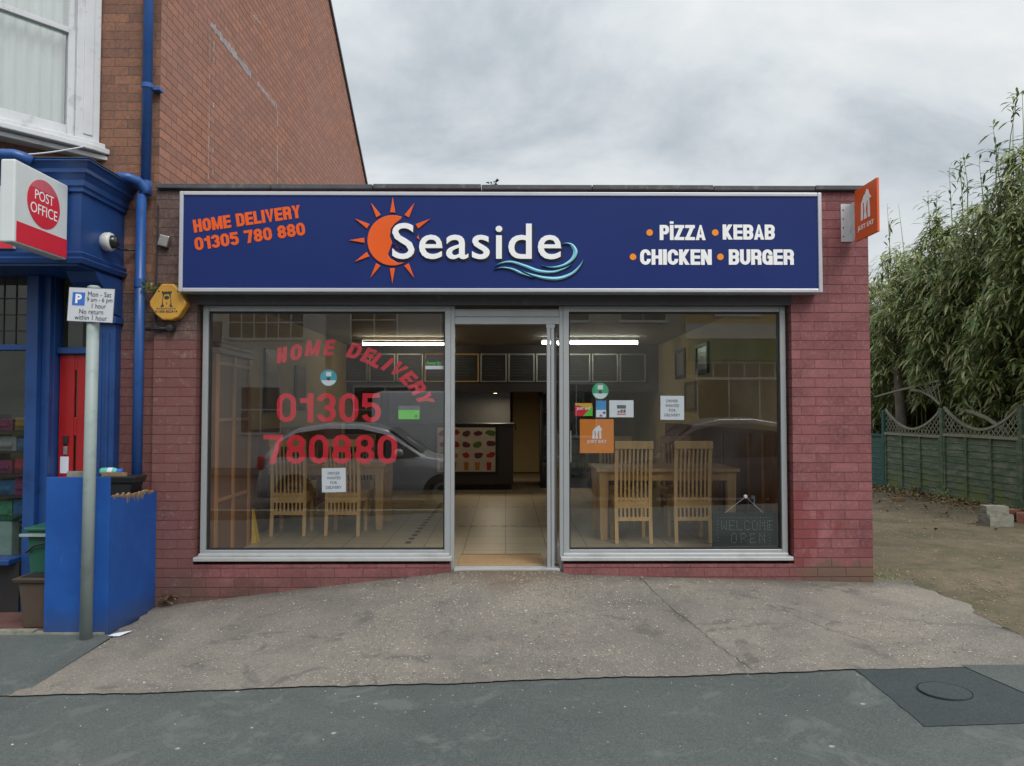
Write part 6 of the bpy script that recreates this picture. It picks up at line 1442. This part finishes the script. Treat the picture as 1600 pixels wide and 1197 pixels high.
car('parked_car', 'silver hatchback parked at the kerb, mirrored in the left window', 'silver_paint', -4.65, -7.42, 4.3, 1.62, 1)
car('parked_car', 'dark grey car parked at the kerb, mirrored in the right window', 'grey_paint', 1.7, -7.42, 4.3, 1.72, -1)
car('parked_van', 'white van across the street, mirrored above the silver car', 'van_paint', -3.4, -12.2, 4.6, 2.35, 1, True)
def opp_house(name, label, x0, x1, mat, wins, yb=-17.0, h=7.2, extra=None):
    t = thing(name, label, 'house', ((x0+x1)/2, yb, -.36)); obj('wall', MB().box((x0, yb-7, -.4), (x1-.003, yb, h)), mat, t)
    obj('roof', MB().prism([(x0-.1, yb+.25, h-.05), (x0-.1, yb-3.5, h+2.4), (x0-.1, yb-7.25, h-.05)], (x1-x0+.2, 0, 0)), 'slate', t)
    for (a_, b_, z0, z1, nx, nz) in wins:
        fr_ = MB().box((a_-.06, yb+.001, z0-.08), (b_+.06, yb+.05, z0)).box((a_-.05, yb+.001, z1), (b_+.05, yb+.04, z1+.06)).box((a_-.05, yb+.001, z0), (a_, yb+.04, z1)).box((b_, yb+.001, z0), (b_+.05, yb+.04, z1))
        for k in range(1, nx): x = lerp(a_, b_, k/nx); fr_.box((x-.018, yb+.012, z0), (x+.018, yb+.03, z1))
        for k in range(1, nz): z = lerp(z0, z1, k/nz); fr_.box((a_, yb+.0125, z-.016), (b_, yb+.031, z+.016))
        w_ = obj('window', fr_, 'white_paint', t); obj('pane', MB().box((a_, yb+.002, z0), (b_, yb+.010, z1)), 'opp_glass', w_)
    return t
opp_house('terraced_house', 'white rendered house with lattice windows across the street', -13, -5.6, 'white_render', [(-8.6, -6.3, 3.65, 4.6, 6, 2), (-12, -10, 3.6, 4.8, 4, 3), (-8.2, -7, .7, 2.1, 2, 2), (-11.8, -10.2, .7, 2.1, 3, 2)])
opp_house('terraced_house', 'grey rendered house with plain sashes across the street', -5.6, .2, pm('grey_render', (.33, .32, .31), .8), [(-4.8, -3.4, 3.5, 4.9, 2, 2), (-2, -.7, 3.5, 4.9, 2, 2), (-4.7, -2.8, .7, 2.1, 2, 2)])
opp_house('terraced_house', 'cream rendered house with white band across the street', .2, 5.6, pm('cream_render', (.42, .40, .34), .8), [(1.2, 2.6, 4.2, 5.5, 2, 2), (3.6, 5, 4.2, 5.5, 2, 2), (1, 2.8, .6, 2.2, 3, 1)])
t = opp_house('corner_shop', 'shop with a green fascia and white panes across the street', 5.6, 14, 'beige', [(6.0, 8.9, .5, 2.35, 3, 1), (9.4, 13, .5, 2.35, 4, 1), (6.6, 8, 4.4, 5.8, 2, 2), (6.0, 8.9, 2.42, 2.85, 6, 1)])
obj('fascia', MB().box((5.7, -16.999, 2.95), (13.9, -16.8, 3.55)), 'green_fascia', t); obj('band', MB().box((5.62, -16.999, 3.62), (13.98, -16.9, 4.1)), 'white_render', t)
